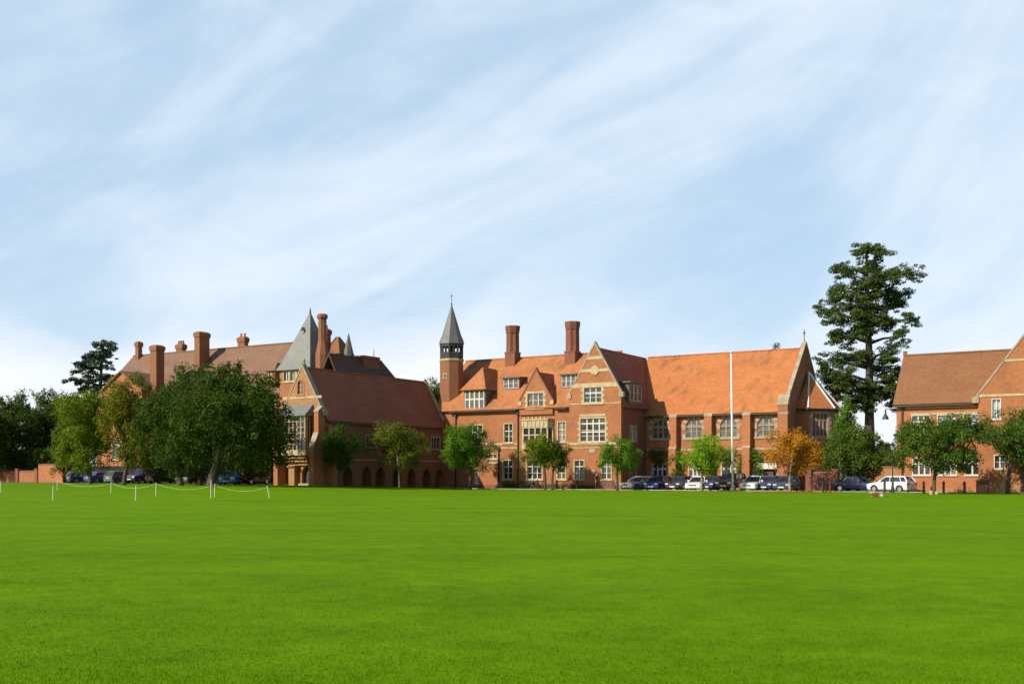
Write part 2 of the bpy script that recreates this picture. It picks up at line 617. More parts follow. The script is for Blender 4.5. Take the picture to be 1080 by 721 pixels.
L_TURN = leaf_mat('turning_leaves', [(0.1, (0.060, 0.085, 0.008)), (0.45, (0.115, 0.145, 0.012)), (0.72, (0.24, 0.19, 0.016)), (0.97, (0.40, 0.20, 0.02))])
L_PINE = leaf_mat('pine_needles', [(0.1, (0.040, 0.066, 0.014)), (0.5, (0.068, 0.108, 0.020)), (0.95, (0.12, 0.16, 0.030))], trans=0.12)
L_CEDAR = leaf_mat('cedar_needles', [(0.1, (0.022, 0.042, 0.020)), (0.5, (0.036, 0.066, 0.026)), (0.95, (0.06, 0.10, 0.035))], trans=0.12)
L_IVY = leaf_mat('climber_leaves', [(0.1, (0.035, 0.085, 0.010)), (0.5, (0.07, 0.16, 0.014)), (0.95, (0.13, 0.24, 0.02))])


# ---------------------------------------------------------------- ground
def grass_mat(name='mown_lawn', blade=False):
    m, N, L, b = new_mat(name)
    g = N.new('ShaderNodeNewGeometry')
    p = g.outputs['Position']

    def stretched(rot, sc, scale, detail=4, rough=0.6, dist=0.4):
        m0 = N.new('ShaderNodeMapping')
        m0.inputs['Rotation'].default_value = (0, 0, R(rot))
        L.new(p, m0.inputs[0])
        mp = N.new('ShaderNodeMapping')
        mp.inputs['Scale'].default_value = (*sc, 1)
        L.new(m0.outputs[0], mp.inputs[0])
        return nz(N, L, mp.outputs[0], scale, detail, rough, dist)
    big = nz(N, L, p, 0.05, 4, 0.55)
    mid = nz(N, L, p, 0.42, 6, 0.66, 0.5)
    small = nz(N, L, p, 1.9, 6, 0.66, 0.3)
    band = stretched(8, (0.25, 1.3), 0.30)
    worn = stretched(-20, (0.8, 1.0), 0.23, 7, 0.7, 0.8)
    c = ramp(N, L, mid, [(0.30, (0.086, 0.194, 0.0018)), (0.70, (0.132, 0.262, 0.0024))])
    c = mixc(N, L, ramp(N, L, big, [(0.35, (0, 0, 0)), (0.7, (0.5,) * 3)]), c, (0.140, 0.262, 0.0024))
    c = mixc(N, L, ramp(N, L, worn, [(0.60, (0, 0, 0)), (0.78, (0.18,) * 3)]), c, (0.185, 0.215, 0.020))
    c = mixc(N, L, 1.0, c, ramp(N, L, band, [(0.3, (0.88, 0.89, 0.88)), (0.7, (1.10, 1.08, 1.08))]), 'MULTIPLY')
    c = mixc(N, L, 1.0, c, ramp(N, L, small, [(0.28, (0.80, 0.84, 0.8)), (0.72, (1.20, 1.15, 1.15))]), 'MULTIPLY')
    if blade:
        rnd = ramp(N, L, g.outputs['Random Per Island'], [(0.0, (0.90, 0.92, 0.9)), (0.88, (1.10, 1.08, 1.0)), (0.98, (1.55, 1.25, 2.5))])
        c = mixc(N, L, 1.0, c, rnd, 'MULTIPLY')
    else:
        fine = nz(N, L, p, 11.0, 8, 0.75)
        c = mixc(N, L, 1.0, c, ramp(N, L, fine, [(0.25, (0.80, 0.82, 0.8)), (0.75, (1.22, 1.20, 1.2))]), 'MULTIPLY')
        bp = N.new('ShaderNodeBump')
        bp.inputs['Strength'].default_value = 0.5
        bp.inputs['Distance'].default_value = 0.05
        L.new(nz(N, L, p, 16.0, 6, 0.7), bp.inputs['Height'])
        L.new(bp.outputs[0], b.inputs['Normal'])
    L.new(c, b.inputs['Base Color'])
    b.inputs['Roughness'].default_value = 0.85
    b.inputs['Specular IOR Level'].default_value = 0.02
    if blade:
        t = N.new('ShaderNodeBsdfTranslucent')
        L.new(c, t.inputs['Color'])
        mx = N.new('ShaderNodeMixShader')
        mx.inputs[0].default_value = 0.3
        L.new(b.outputs[0], mx.inputs[1])
        L.new(t.outputs[0], mx.inputs[2])
        L.new(mx.outputs[0], N['Material Output'].inputs['Surface'])
    return m


def road_mat(name, a, b_, rough=0.9):
    m, N, L, b = new_mat(name)
    g = N.new('ShaderNodeNewGeometry')
    p = g.outputs['Position']
    n1 = nz(N, L, p, 0.5, 5, 0.6)
    n2 = nz(N, L, p, 25.0, 3, 0.6)
    c = ramp(N, L, n1, [(0.3, a), (0.7, b_)])
    c = mixc(N, L, 1.0, c, ramp(N, L, n2, [(0.3, (0.8,) * 3), (0.7, (1.2,) * 3)]), 'MULTIPLY')
    L.new(c, b.inputs['Base Color'])
    b.inputs['Roughness'].default_value = rough
    return m


M['grass'] = grass_mat()
M['asphalt'] = road_mat('asphalt', (0.045, 0.045, 0.047), (0.07, 0.068, 0.066))
M['gravel'] = road_mat('buff_gravel', (0.30, 0.25, 0.17), (0.40, 0.34, 0.24))
M['kerbstone'] = road_mat('kerbstone', (0.30, 0.28, 0.24), (0.40, 0.37, 0.31))


def grid_mesh(name, xs, ys, lift, mat, world=True):
    vs = []
    for y in ys:
        for x in xs:
            X, Y = (x, y) if world else to_world(x, y)
            vs.append((X, Y, ground(X, Y) + lift))
    n = len(xs)
    fs = [(j * n + i, j * n + i + 1, (j + 1) * n + i + 1, (j + 1) * n + i) for j in range(len(ys) - 1) for i in range(n - 1)]
    me = bpy.data.meshes.new(name)
    me.from_pydata(vs, [], fs)
    me.materials.append(mat)
    for p in me.polygons:
        p.use_smooth = True
    o = bpy.data.objects.new(name, me)
    COL.objects.link(o)
    o['kind'] = 'structure'
    return o


def span(a, b, step):
    n = max(1, int(round((b - a) / step)))
    return [a + (b - a) * i / n for i in range(n + 1)]


xs = [-2500, -1200, -600, -300, -150] + span(-110, 70, 1.5) + [120, 250, 600, 1200, 2500]
ys = [-2000, -600, -200, -60, -20] + span(0, 44, 4) + span(45, 160, 1.5) + [200, 300, 600, 1500, 4000]
grid_mesh('lawn', xs, ys, 0.0, M['grass'])
LAWN = 98.2
grid_mesh('forecourt', span(-69, 60, 1.5), span(LAWN + 1.1, 135, 1.5), 0.006, M['asphalt'], False)
grid_mesh('path', span(-69, 60, 1.5), span(LAWN, LAWN + 1.0, 0.5), 0.012, M['gravel'], False)
grid_mesh('car_park', span(-150, -82, 1.5), span(87.5, 99, 1.5), 0.006, M['asphalt'], False)


def edging():
    mb = MB()
    for i, x in enumerate(span(-69, 59, 0.92)):
        x1 = x + 0.9
        X, Y = to_world(x, LAWN + 1.0)
        z = ground(X, Y)
        pts = [(x, LAWN + 1.0), (x1, LAWN + 1.0), (x1, LAWN + 1.13), (x, LAWN + 1.13)]
        lo = [(*to_world(*p), z - 0.1) for p in pts]
        hi = [(*to_world(*p), z + 0.10) for p in pts]
        mb.extrude(lo, hi)
    o = mb.build('kerb', M['kerbstone'])
    o['kind'] = 'structure'


edging()


def grass_blades():
    rng = np.random.default_rng(5)
    n = 420000
    Y = 7.6 + (58 - 7.6) * rng.random(n) ** 2.3
    X = (rng.random(n) - 0.5) * (Y * 1.06 + 3.0)
    h = (0.006 + 0.013 * rng.random(n)) * np.clip(1.15 - (Y - 7.6) / 58, 0.3, 1)
    w = 0.003 + 0.0035 * rng.random(n)
    a = rng.random(n) * 6.283
    tilt = 0.75 * h * rng.random(n)
    b = rng.random(n) * 6.283
    co = np.zeros((n, 3, 3))
    co[:, 0] = np.stack([X - w * np.cos(a), Y - w * np.sin(a), np.full(n, -0.004)], 1)
    co[:, 1] = np.stack([X + w * np.cos(a), Y + w * np.sin(a), np.full(n, -0.004)], 1)
    co[:, 2] = np.stack([X + tilt * np.cos(b), Y + tilt * np.sin(b), h], 1)
    o = poly_cloud('grass', co, grass_mat('grass_blades', True))
    tag(o, 'short bright green blades of the mown lawn nearest the viewer', 'grass', kind='stuff')


def poly_cloud(name, co, mat, parent=None):
    n, k, _ = co.shape
    me = bpy.data.meshes.new(name)
    me.vertices.add(n * k)
    me.vertices.foreach_set('co', co.reshape(-1).astype(np.float32))
    me.loops.add(n * k)
    me.loops.foreach_set('vertex_index', np.arange(n * k, dtype=np.int32))
    me.polygons.add(n)
    me.polygons.foreach_set('loop_start', np.arange(0, n * k, k, dtype=np.int32))
    me.polygons.foreach_set('loop_total', np.full(n, k, dtype=np.int32))
    me.update(calc_edges=True)
    me.materials.append(mat)
    o = bpy.data.objects.new(name, me)
    COL.objects.link(o)
    if parent:
        o.parent = parent
    return o


# ---------------------------------------------------------------- buildings
class Bld:
    def __init__(self, name, label, cat, x, y):
        X, Y = to_world(x, y)
        self.ofs = (x, y, 0.0)
        self.root = empty(name, (X, Y, 0), -ANG)
        tag(self.root, label, cat)
        self.cuts = {}

    def put(self, mb, name, mat, parent=None, smooth=False):
        return mb.build(name, mat, parent or self.root, self.ofs, smooth)

    def put_each(self, mb, name, mat):
        for vs, fs in mb.ch:
            m = MB()
            m.add(vs, fs)
            self.put(m, name, mat)

    def cut(self, wall):
        return self.cuts.setdefault(wall, MB())

    def carve(self, o, wall):
        if wall in self.cuts:
            carve(o, self.cuts[wall], self.ofs)


def arch_pts(a0, a1, z0, z1, kind, n=10, grow=0.0):
    """opening outline; kind: square, round, pointed"""
    a0, a1, z0, z1 = a0 - grow, a1 + grow, z0, z1 + grow
    w = (a1 - a0) / 2
    cx = (a0 + a1) / 2
    if kind == 'square':
        return [(a0, z0), (a1, z0), (a1, z1), (a0, z1)]
    pts = [(a0, z0), (a1, z0)]
    if kind == 'round':
        zs = z1 - w
        for i in range(n + 1):
            t = math.pi * i / n
            pts.append((cx + w * math.cos(t), zs + w * math.sin(t)))
    else:
        zs = z1 - w * 1.45
        rr = w * 1.45 / math.sin(R(75)) if False else (w * w + (1.45 * w) ** 2) / (2 * w)
        cxr = a1 - rr
        t1 = math.asin(1.45 * w / rr)
        h = n // 2
        for i in range(h + 1):
            t = t1 * i / h
            pts.append((cxr + rr * math.cos(t), zs + rr * math.sin(t)))
        cxl = a0 + rr
        for i in range(1, h + 1):
            t = t1 * (h - i) / h
            pts.append((cxl - rr * math.cos(t), zs + rr * math.sin(t)))
    return pts


WN = [0]


def window(B, wall, fc, a0, a1, z0, z1, cols=2, rows=2, kind='square', frame='white', pane='glass', surr='stone', sw=0.14, mull=0.09, bar=0.04, tran=None, proud=False, parent=None, quoin=False, fine=False):
    """opening cut in the wall, pane and frame set back in it, dressed surround proud of the wall.
    cols: lights between mullions; rows: glazing bars; tran: heights (0..1) of thick transoms"""
    base = 0.13 if proud else 0.0
    pts = arch_pts(a0, a1, z0, z1, kind)
    if not proud:
        B.cut(wall).fpoly(fc, arch_pts(a0, a1, z0, z1, kind), -0.26, 0.6)
    root = parent or B.root
    cx = (a0 + a1) / 2
    w = (a1 - a0) / 2

    def head(a):
        """height of the opening at a"""
        if kind == 'square':
            return z1
        t = min(1, abs(a - cx) / w)
        if kind == 'round':
            return z1 - w + w * math.sqrt(max(0, 1 - t * t))
        rr = (w * w + (1.45 * w) ** 2) / (2 * w)
        q = rr - w + t * w
        return z1 - 1.45 * w + math.sqrt(max(0, rr * rr - q * q))

    fr = MB()
    g = 0.004
    inn = arch_pts(a0 + bar + 0.02, a1 - bar - 0.02, z0 + bar + 0.02, z1 - bar - 0.02, kind)
    out = arch_pts(a0 + g, a1 - g, z0 + g, z1 - g, kind)
    fr.ring(fc, inn, out, base - 0.17, base - 0.085)
    for i in range(1, cols):
        a = a0 + (a1 - a0) * i / cols
        fr.fbox(fc, a - mull / 2, a + mull / 2, z0 + 0.02, min(head(a - mull / 2), head(a + mull / 2)) - 0.02, base - 0.165, base - 0.075)
    for t in (tran or []):
        z = z0 + (z1 - z0) * t
        fr.fbox(fc, a0 + 0.02, a1 - 0.02, z - mull / 2, z + mull / 2, base - 0.163, base - 0.079)
    for i in range(1, rows):
        z = z0 + (z1 - z0) * i / rows
        if tran and any(abs(z - (z0 + (z1 - z0) * t)) < 0.1 for t in tran):
            continue
        if z > min(head(a0 + 0.03), z1) - 0.02:
            aa = w * 0.8 if kind != 'square' else w
            if z > head(cx - aa + 0.05):
                continue
            fr.fbox(fc, cx - aa, cx + aa, z - bar / 2, z + bar / 2, base - 0.16, base - 0.095)
            continue
        fr.fbox(fc, a0 + 0.02, a1 - 0.02, z - bar / 2, z + bar / 2, base - 0.16, base - 0.095)
    if fine and kind == 'square':
        for i in range(cols):
            a = a0 + (a1 - a0) * (i + 0.5) / cols
            fr.fbox(fc, a - bar / 2, a + bar / 2, z0 + 0.02, z1 - 0.02, base - 0.158, base - 0.1)
    wo = B.put(fr, 'window', M[frame], root)
    pm = MB()
    pm.fpoly(fc, arch_pts(a0 + 0.008, a1 - 0.008, z0 + 0.008, z1 - 0.008, kind), base - 0.20, base - 0.135)
    sub = wo if parent is None else parent
    WN[0] += 1
    if pane == 'glass':
        pane = ('glass', 'glass', 'glass_blind', 'glass', 'glass_mid', 'glass')[(WN[0] * 7 + WN[0] // 5) % 6]
    B.put(pm, 'pane', M[pane], sub)
    if surr:
        sm = MB()
        i_ = arch_pts(a0 + 0.012, a1 - 0.012, z0 + 0.012, z1 - 0.012, kind)
        o_ = arch_pts(a0 - sw, a1 + sw, z0 - sw * 0.8, z1 + sw, kind)
        sm.ring(fc, i_, o_, base - 0.03, base + 0.045)
        sm.fbox(fc, a0 - sw - 0.06, a1 + sw + 0.06, z0 - sw * 0.8 - 0.07, z0 - sw * 0.8 + 0.02, base - 0.03, base + 0.11)
        if quoin:
            k, z = 0, z0
            while z < z1 - 0.2:
                if k % 2 == 0:
                    sm.fbox(fc, a0 - sw - 0.16, a0 - sw + 0.01, z, z + 0.28, base - 0.02, base + 0.042)
                    sm.fbox(fc, a1 + sw - 0.01, a1 + sw + 0.16, z, z + 0.28, base - 0.02, base + 0.042)
                k += 1
                z += 0.30
        B.put(sm, 'surround', M[surr], sub)
    return wo


def gable_coping(B, fc, foot0, apex, foot1, th=0.22, dep=0.36, o=0.06, mat='stone', kneeler=True, name='coping', finial=None):
    mb = MB()
    for (fa, fz), s in ((foot0, -1), (foot1, 1)):
        d = Vector((apex[0] - fa, apex[1] - fz)).normalized()
        n = Vector((-d.y, d.x)) if s < 0 else Vector((d.y, -d.x))
        cut = apex[1] + th / max(0.25, abs(n.y))
        pts = [(fa, fz), (apex[0], apex[1]), (apex[0], cut), (fa + n.x * th, fz + n.y * th)]
        mb.fpoly(fc, pts, o - dep, o + (0.0 if s < 0 else 0.002))
        if kneeler:
            mb.fbox(fc, min(fa - s * 0.25, fa + s * 0.28), max(fa - s * 0.25, fa + s * 0.28), fz - 0.40, fz + 0.12, o - dep - 0.02, o + 0.05)
    if finial:
        mb.ngon(*fp(fc, apex[0], 0, o - dep / 2)[:2], [(0.16, apex[1] + th), (0.10, apex[1] + 0.45), (0.17, apex[1] + 0.6), (0.05, apex[1] + 0.8)], 8)
    return B.put(mb, name, M[mat])


def chimney(B, x, y, z0, z1, w, d, mat='brick_stack', ribs=0, pots=0, ztop_base=None, cap='brick_stack', name='chimney'):
    mb = MB()
    if ribs:
        zb = ztop_base or z0 + (z1 - z0) * 0.4
        mb.box(x - w / 2, x + w / 2, y - d / 2, y + d / 2, z0, zb)
        mb.box(x - w / 2 - 0.05, x + w / 2 + 0.05, y - d / 2 - 0.05, y + d / 2 + 0.05, zb, zb + 0.16)
        r = w / 2 * 1.22
        mb.ngon(x, y, [(r, zb + 0.16), (r * 0.97, z1 - 0.85)], 16, math.pi / 16, 0.16)
        for q, (a, b) in enumerate(((0.96, 0.70), (1.01, 0.50), (1.06, 0.0))):
            mb.ngon(x, y, [(r * a + 0.04, z1 - (0.85, 0.62, 0.40)[q]), (r * a + 0.06, z1 - (0.62, 0.40, 0.0)[q])], 16, math.pi / 16, 0.08)
    else:
        mb.box(x - w / 2, x + w / 2, y - d / 2, y + d / 2, z0, z1 - 0.75)
        mb.box(x - w / 2 - 0.06, x + w / 2 + 0.06, y - d / 2 - 0.09, y + d / 2 + 0.09, z1 - 0.75, z1 - 0.55)
        mb.box(x - w / 2 - 0.11, x + w / 2 + 0.11, y - d / 2 - 0.11, y + d / 2 + 0.11, z1 - 0.55, z1 - 0.22)
        mb.add([(x + sx * (w / 2 + (0.12 if k == 0 else -0.12)), y + sy * (d / 2 + (0.12 if k == 0 else -0.12)), z1 - (0.22 if k == 0 else 0)) for k in (0, 1) for sy in (-1, 1) for sx in (-1, 1)],
               [(0, 2, 3, 1), (4, 5, 7, 6), (0, 1, 5, 4), (2, 6, 7, 3), (0, 4, 6, 2), (1, 3, 7, 5)])
    o = B.put(mb, name, M[mat])
    for i in range(pots):
        p = MB()
        a = x + (i - (pots - 1) / 2) * (w / max(1, pots))
        p.ngon(a, y, [(0.15, z1 - 0.05), (0.12, z1 + 0.3), (0.16, z1 + 0.34), (0.14, z1 + 0.42)], 10)
        B.put(p, 'chimney_pot', M['brick'], o)
    return o


def gutter(B, fc, a0, a1, z, o=0.30):
    mb = MB()
    mb.fbox(fc, a0, a1, z - 0.16, z - 0.02, o, o + 0.14)
    return B.put(mb, 'gutter', M['dark'])


def downpipe(B, fc, a, z0, z1):
    mb = MB()
    mb.fbox(fc, a - 0.06, a + 0.06, z0, z1, 0.03, 0.14)
    mb.fbox(fc, a - 0.15, a + 0.15, z1 - 0.02, z1 + 0.3, 0.02, 0.24)
    for k in range(1, 4):
        z = z0 + (z1 - z0) * k / 4
        mb.fbox(fc, a - 0.09, a + 0.09, z, z + 0.08, 0.02, 0.155)
    return B.put(mb, 'downpipe', M['dark'])


def band(mb, fc, a0, a1, z0, z1, o=0.04):
    mb.fbox(fc, a0, a1, z0, z1, -0.03, o)


def at_slope(u, v, ye, ze, yr, zr):
    """x, y, z on a roof slope rising from the eave (ye, ze) to the ridge (yr, zr)"""
    y = ye
    for _ in range(60):
        x, z = on_front(u, v, y)
        y2 = ye + (z - ze) / (zr - ze) * (yr - ye)
        y += 0.3 * (y2 - y)
    return x, y, z


# ======== main range with the projecting gable
MF = 102.5                       # front plane of the main range
GF = 102.0                       # front plane of the gabled cross wing
mx0, _ = on_front(475, 500, MF)
gx0, _ = on_front(600.5, 500, GF)
gx1, _ = on_front(655, 500, GF)
gxa, gza = on_front(627.3, 361.5, GF)
gxa = (gx0 + gx1) / 2
ME = on_front(535, 428.5, MF)[1]    # eave height
MR, MRZ = MF + 6.1, on_front(550, 377, MF + 6.1)[1]
HF = on_side(681.5, 500, gx1)[0]  # hall front plane
HALF = 6.6
HE = on_front(760, 432.5, HF)[1]
HRZ = on_front(760, 372.3, HF + HALF)[1]
HX1 = on_front(830.6, 500, HF)[0]

B = Bld('school_range', 'red brick range with orange roof, two tall ribbed chimneys and a big front gable', 'building', mx0, MF)


def main_range():
    fm, fg, fs_ = front(MF), front(GF), side(gx1)
    # --- walls
    w = MB()
    w.extrude([(mx0 - 1.6, y, z) for y, z in ((MF, -0.4), (MF + 12.2, -0.4), (MF + 12.2, ME), (MR, MRZ - 0.22), (MF, ME))],
              [(gx0 + 1.2, y, z) for y, z in ((MF, -0.4), (MF + 12.2, -0.4), (MF + 12.2, ME), (MR, MRZ - 0.22), (MF, ME))])
    wall = B.put(w, 'wall', M['brick'])
    g = MB()
    prof = [(gx0, -0.4), (gx1, -0.4), (gx1, ME + 0.95), (gxa, gza - 0.12), (gx0, ME + 0.95)]
    g.extrude([(x, GF, z) for x, z in prof], [(x, GF + 0.42, z) for x, z in prof])
    gwall = B.put(g, 'gable_wall', M['brick'])
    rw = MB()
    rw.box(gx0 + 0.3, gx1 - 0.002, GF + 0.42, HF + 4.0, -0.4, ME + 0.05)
    rwall = B.put(rw, 'return_wall', M['brick_dark'])  # darker brick than the gable front, painting in the return's shade

    def rect(u0, u1, v0, v1, pl=MF):
        a0, z1 = on_front(u0, v0, pl)
        a1, z0 = on_front(u1, v1, pl)
        z0 = on_front((u0 + u1) / 2, v1, pl)[1]
        z1 = on_front((u0 + u1) / 2, v0, pl)[1]
        return a0, a1, z0, z1

    # --- windows of the main front
    window(B, 'm', fm, *rect(532, 540.6, 447, 466.5), 2, 3, tran=[0.62], sw=0.12)
    window(B, 'm', fm, *rect(588.6, 596.4, 445, 465.5), 2, 3, tran=[0.62], sw=0.12)
    window(B, 'm', fm, *rect(530.8, 540.6, 485.5, 505), 2, 3, tran=[0.68], sw=0.12)
    window(B, 'm', fm, *rect(588, 596.3, 485.5, 505), 2, 3, tran=[0.68], sw=0.12)
    window(B, 'm', fm, *rect(556, 571.5, 485.5, 505), 3, 3, tran=[0.68], sw=0.12)
    window(B, 'm', fm, *rect(492.5, 509, 448.5, 467), 3, 3, tran=[0.62], sw=0.12)
    window(B, 'm', fm, *rect(515.3, 524.2, 479, 483.5), 2, 1, sw=0.10)
    # white door under the small tree
    a0, a1, z0, z1 = rect(499.5, 505, 495, 514.6)
    B.cut('m').fbox(fm, a0, a1, -0.3, z1, -0.3, 0.5)
    d = MB()
    d.fbox(fm, a0 + 0.01, a1 - 0.01, 0.02, z1 - 0.01, -0.22, -0.14)
    for k in range(2):
        for j in range(3):
            d.fbox(fm, a0 + 0.10 + k * 0.42, a0 + 0.42 + k * 0.42, 0.2 + j * 0.7, 0.75 + j * 0.7, -0.15, -0.125)
    door = B.put(d, 'door', M['white'])
    h = MB()
    h.fbox(fm, a1 - 0.14, a1 - 0.09, 0.95, 1.10, -0.13, -0.06)
    B.put(h, 'handle', M['dark'], door)
    # --- windows of the gable
    window(B, 'g', fg, *rect(616.2, 634.3, 408, 424.3, GF), 3, 3, tran=[0.6], sw=0.2, frame='white', quoin=True)
    window(B, 'g', fg, *rect(612.3, 638.3, 441, 465.5, GF), 4, 4, tran=[0.42, 0.78], sw=0.16, quoin=True, mull=0.13)
    window(B, 'g', fg, *rect(606, 615.8, 485.5, 505, GF), 2, 3, tran=[0.68], sw=0.12)
    window(B, 'g', fg, *rect(634.8, 644.4, 485.5, 505, GF), 2, 3, tran=[0.68], sw=0.12)
    # --- windows of the shaded return
    y0, z1 = on_side(664.5, 449, gx1)
    y1, z0 = on_side(671, 465, gx1)
    window(B, 'r', fs_, y0, y1, z0, z1, 2, 3, sw=0.1)
    y0, z1 = on_side(664, 487, gx1)
    y1, z0 = on_side(671, 504, gx1)
    window(B, 'r', fs_, y0, y1, z0, z1, 2, 3, sw=0.1)

    # --- small wall gable above the bay
    sx0, sz0 = on_front(547.8, 424, MF - 0.25)
    sx1, _ = on_front(582.8, 424, MF - 0.25)
    sxa, sza = (sx0 + sx1) / 2, on_front(565, 390.5, MF - 0.25)[1]
    fs = front(MF - 0.25)
    sg = MB()
    prof = [(sx0, ME - 1.0), (sx1, ME - 1.0), (sx1, sz0), (sxa, sza), (sx0, sz0)]
    sg.extrude([(x, MF - 0.25, z) for x, z in prof], [(x, MF + 0.3, z) for x, z in prof])
    sgo = B.put(sg, 'small_gable', M['brick'])
    c = rect(556.4, 573, 414.5, 429.5, MF - 0.25)
    window(B, 'sg', fs, *c, 3, 2, sw=0.2, quoin=True)
    B.carve(sgo, 'sg')
    gable_coping(B, fs, (sx0 - 0.05, sz0 - 0.05), (sxa, sza), (sx1 + 0.05, sz0 - 0.05), 0.16, 0.4, 0.05, 'brick_dark', kneeler=False)
    # corner blocks of the small gable
    for xx in (sx0 + 0.08, sx1 - 0.08):
        kb = MB()
        kb.fbox(fs, xx - 0.2, xx + 0.2, sz0 - 0.35, sz0 + 0.1, -0.05, 0.07)
        B.put(kb, 'corner_block', M['stone'])
    # --- stone bay window
    bx0, bz0 = on_front(548.4, 471, MF - 0.7)
    bx1, bz1 = on_front(580.5, 441.5, MF - 0.7)
    pb = MB()
    bev = 0.65
    outl = [(bx0, MF + 0.1), (bx0, MF - 0.02), (bx0 + bev * 0.5, MF - 0.75), (bx1 - bev * 0.5, MF - 0.75), (bx1, MF - 0.02), (bx1, MF + 0.1)]
    for (za, zb, gr) in ((bz0 - 0.25, bz0 + 0.35, 0.05), (bz1 - 0.95, bz1 - 0.1, 0.0), (bz1 - 0.1, bz1 + 0.06, 0.09)):
        cxm = (bx0 + bx1) / 2
        o2 = [(cxm + (x - cxm) * (1 + gr * 0.5), y - gr if y < MF else y) for x, y in outl]
        pb.extrude([(x, y, za) for x, y in o2], [(x, y, zb) for x, y in o2])
    for k in range(7):
        a = bx0 + bev * 0.5 + 0.05 + k * (bx1 - bx0 - bev - 0.1) / 6
        pb.box(a - 0.09, a + 0.09, MF - 0.81, MF - 0.76, bz1 - 0.8, bz1 - 0.22)
        if k < 6:
            pb.box(a + 0.12, a + 0.26, MF - 0.74, MF - 0.5, bz1 + 0.06, bz1 + 0.28)
    bay = B.put(pb, 'bay_window', M['stone'])
    fr = MB()
    n = 4
    fb = front(MF - 0.72)
    for k in range(n + 1):
        a = bx0 + bev * 0.5 + 0.06 + k * (bx1 - bx0 - bev - 0.12) / n
        fr.fbox(fb, a - 0.08, a + 0.08, bz0 + 0.35, bz1 - 0.95, -0.14, 0.0)
    zt = bz0 + 0.35 + (bz1 - 0.95 - bz0 - 0.35) * 0.55
    fr.fbox(fb, bx0 + bev * 0.5, bx1 - bev * 0.5, zt - 0.07, zt + 0.07, -0.135, -0.005)
    for sx_ in (bx0 + 0.04, bx1 - 0.04):
        fr.box(sx_ - 0.09, sx_ + 0.09, MF - 0.2, MF + 0.05, bz0 + 0.35, bz1 - 0.95)
    B.put(fr, 'mullion', M['stone'], bay)
    gp = MB()
    gp.extrude([(x, y + 0.10 if y < MF - 0.3 else y, bz0 + 0.34) for x, y in [(bx0 + 0.1, MF + 0.05), (bx0 + 0.1, MF), (bx0 + 0.1 + bev * 0.5, MF - 0.74), (bx1 - 0.1 - bev * 0.5, MF - 0.74), (bx1 - 0.1, MF), (bx1 - 0.1, MF + 0.05)]],
               [(x, y + 0.10 if y < MF - 0.3 else y, bz1 - 0.94) for x, y in [(bx0 + 0.1, MF + 0.05), (bx0 + 0.1, MF), (bx0 + 0.1 + bev * 0.5, MF - 0.74), (bx1 - 0.1 - bev * 0.5, MF - 0.74), (bx1 - 0.1, MF), (bx1 - 0.1, MF + 0.05)]])
    B.put(gp, 'pane', M['glass'], bay)

    B.carve(wall, 'm')
    B.carve(gwall, 'g')
    B.carve(rwall, 'r')

    # --- stone bands
    st = MB()
    zz = lambda u, v, pl=GF: on_front(u, v, pl)[1]

    def gw(z):
        """half width of the gable at z"""
        t = (gza - z) / (gza - ME - 0.95)
        return min(1, max(0, t)) * (gx1 - gx0) / 2
    for va, vb, o in ((375.5, 378.8, 0.04), (388.8, 392.0, 0.045), (403.6, 408.4, 0.04)):
        za, zb = zz(627, vb), zz(627, va)
        st.fpoly(fg, [(gxa - gw(za) + 0.03, za), (gxa + gw(za) - 0.03, za), (gxa + gw(zb) - 0.03, zb), (gxa - gw(zb) + 0.03, zb)], -0.03, o)
    for va, vb in ((424.8, 425.9), (466.4, 468.8), (471.3, 472.3)):
        band(st, fg, gx0 + 0.02, gx1 - 0.02, zz(627, vb), zz(627, va), 0.05)
    zr = zz(627, 390.4)
    st.fpoly(fg, [(gxa + 0.5 * math.cos(t * math.pi / 8), zr + 0.5 * math.sin(t * math.pi / 8)) for t in range(16)], -0.03, 0.09)
    # bands of the main front, between the openings
    for (u0, u1) in ((541.8, 545.6), (581.5, 587.4), (597.6, 600.2), (510, 530.5)):
        for va, vb in ((466.4, 468.6),):
            a0, a1 = on_front(u0, 0, MF)[0], on_front(u1, 0, MF)[0]
            band(st, fm, a0, a1, zz(560, vb, MF), zz(560, va, MF))
    a0, a1 = on_front(510, 0, MF)[0], on_front(545.5, 0, MF)[0]
    band(st, fm, a0, a1, zz(520, 473.2, MF), zz(520, 471.8, MF), 0.05)
    band(st, fm, on_front(513, 0, MF)[0], on_front(525.6, 0, MF)[0], zz(520, 489, MF), zz(520, 486.5, MF))
    a0, a1 = on_front(548, 0, MF)[0], on_front(600, 0, MF)[0]
    band(st, fm, a0, a1, zz(570, 474.3, MF), zz(570, 473, MF), 0.05)
    # plaques and the relieving lintel over the big window
    a0, a1, z0, z1 = rect(621.5, 627.6, 471.8, 476.8, GF)
    st.fbox(fg, a0, a1, z0, z1 - 0.12, -0.03, 0.062)
    a0, a1, z0, z1 = rect(624, 627.6, 495, 499, GF)
    st.fbox(fg, a0, a1, z0, z1, -0.03, 0.06)
    a0, a1, z0, z1 = rect(612, 639, 436.4, 438.8, GF)
    st.fbox(fg, a0, a1, z0, z1, -0.03, 0.065)
    B.put_each(st, 'stone_band', M['stone'])
    pl = MB()
    pl.box(mx0, gx0 - 0.01, MF - 0.07, MF + 0.1, -0.3, 0.45)
    pl.box(gx0 - 0.06, gx1 + 0.05, GF - 0.07, GF + 0.4, -0.3, 0.5)
    B.put(pl, 'plinth', M['brick_dark'])

    # --- roofs
    rf = MB()
    ov = 0.42
    sl = (MRZ - ME) / (MR - MF)
    x0, x1 = mx0 - 1.9, gxa
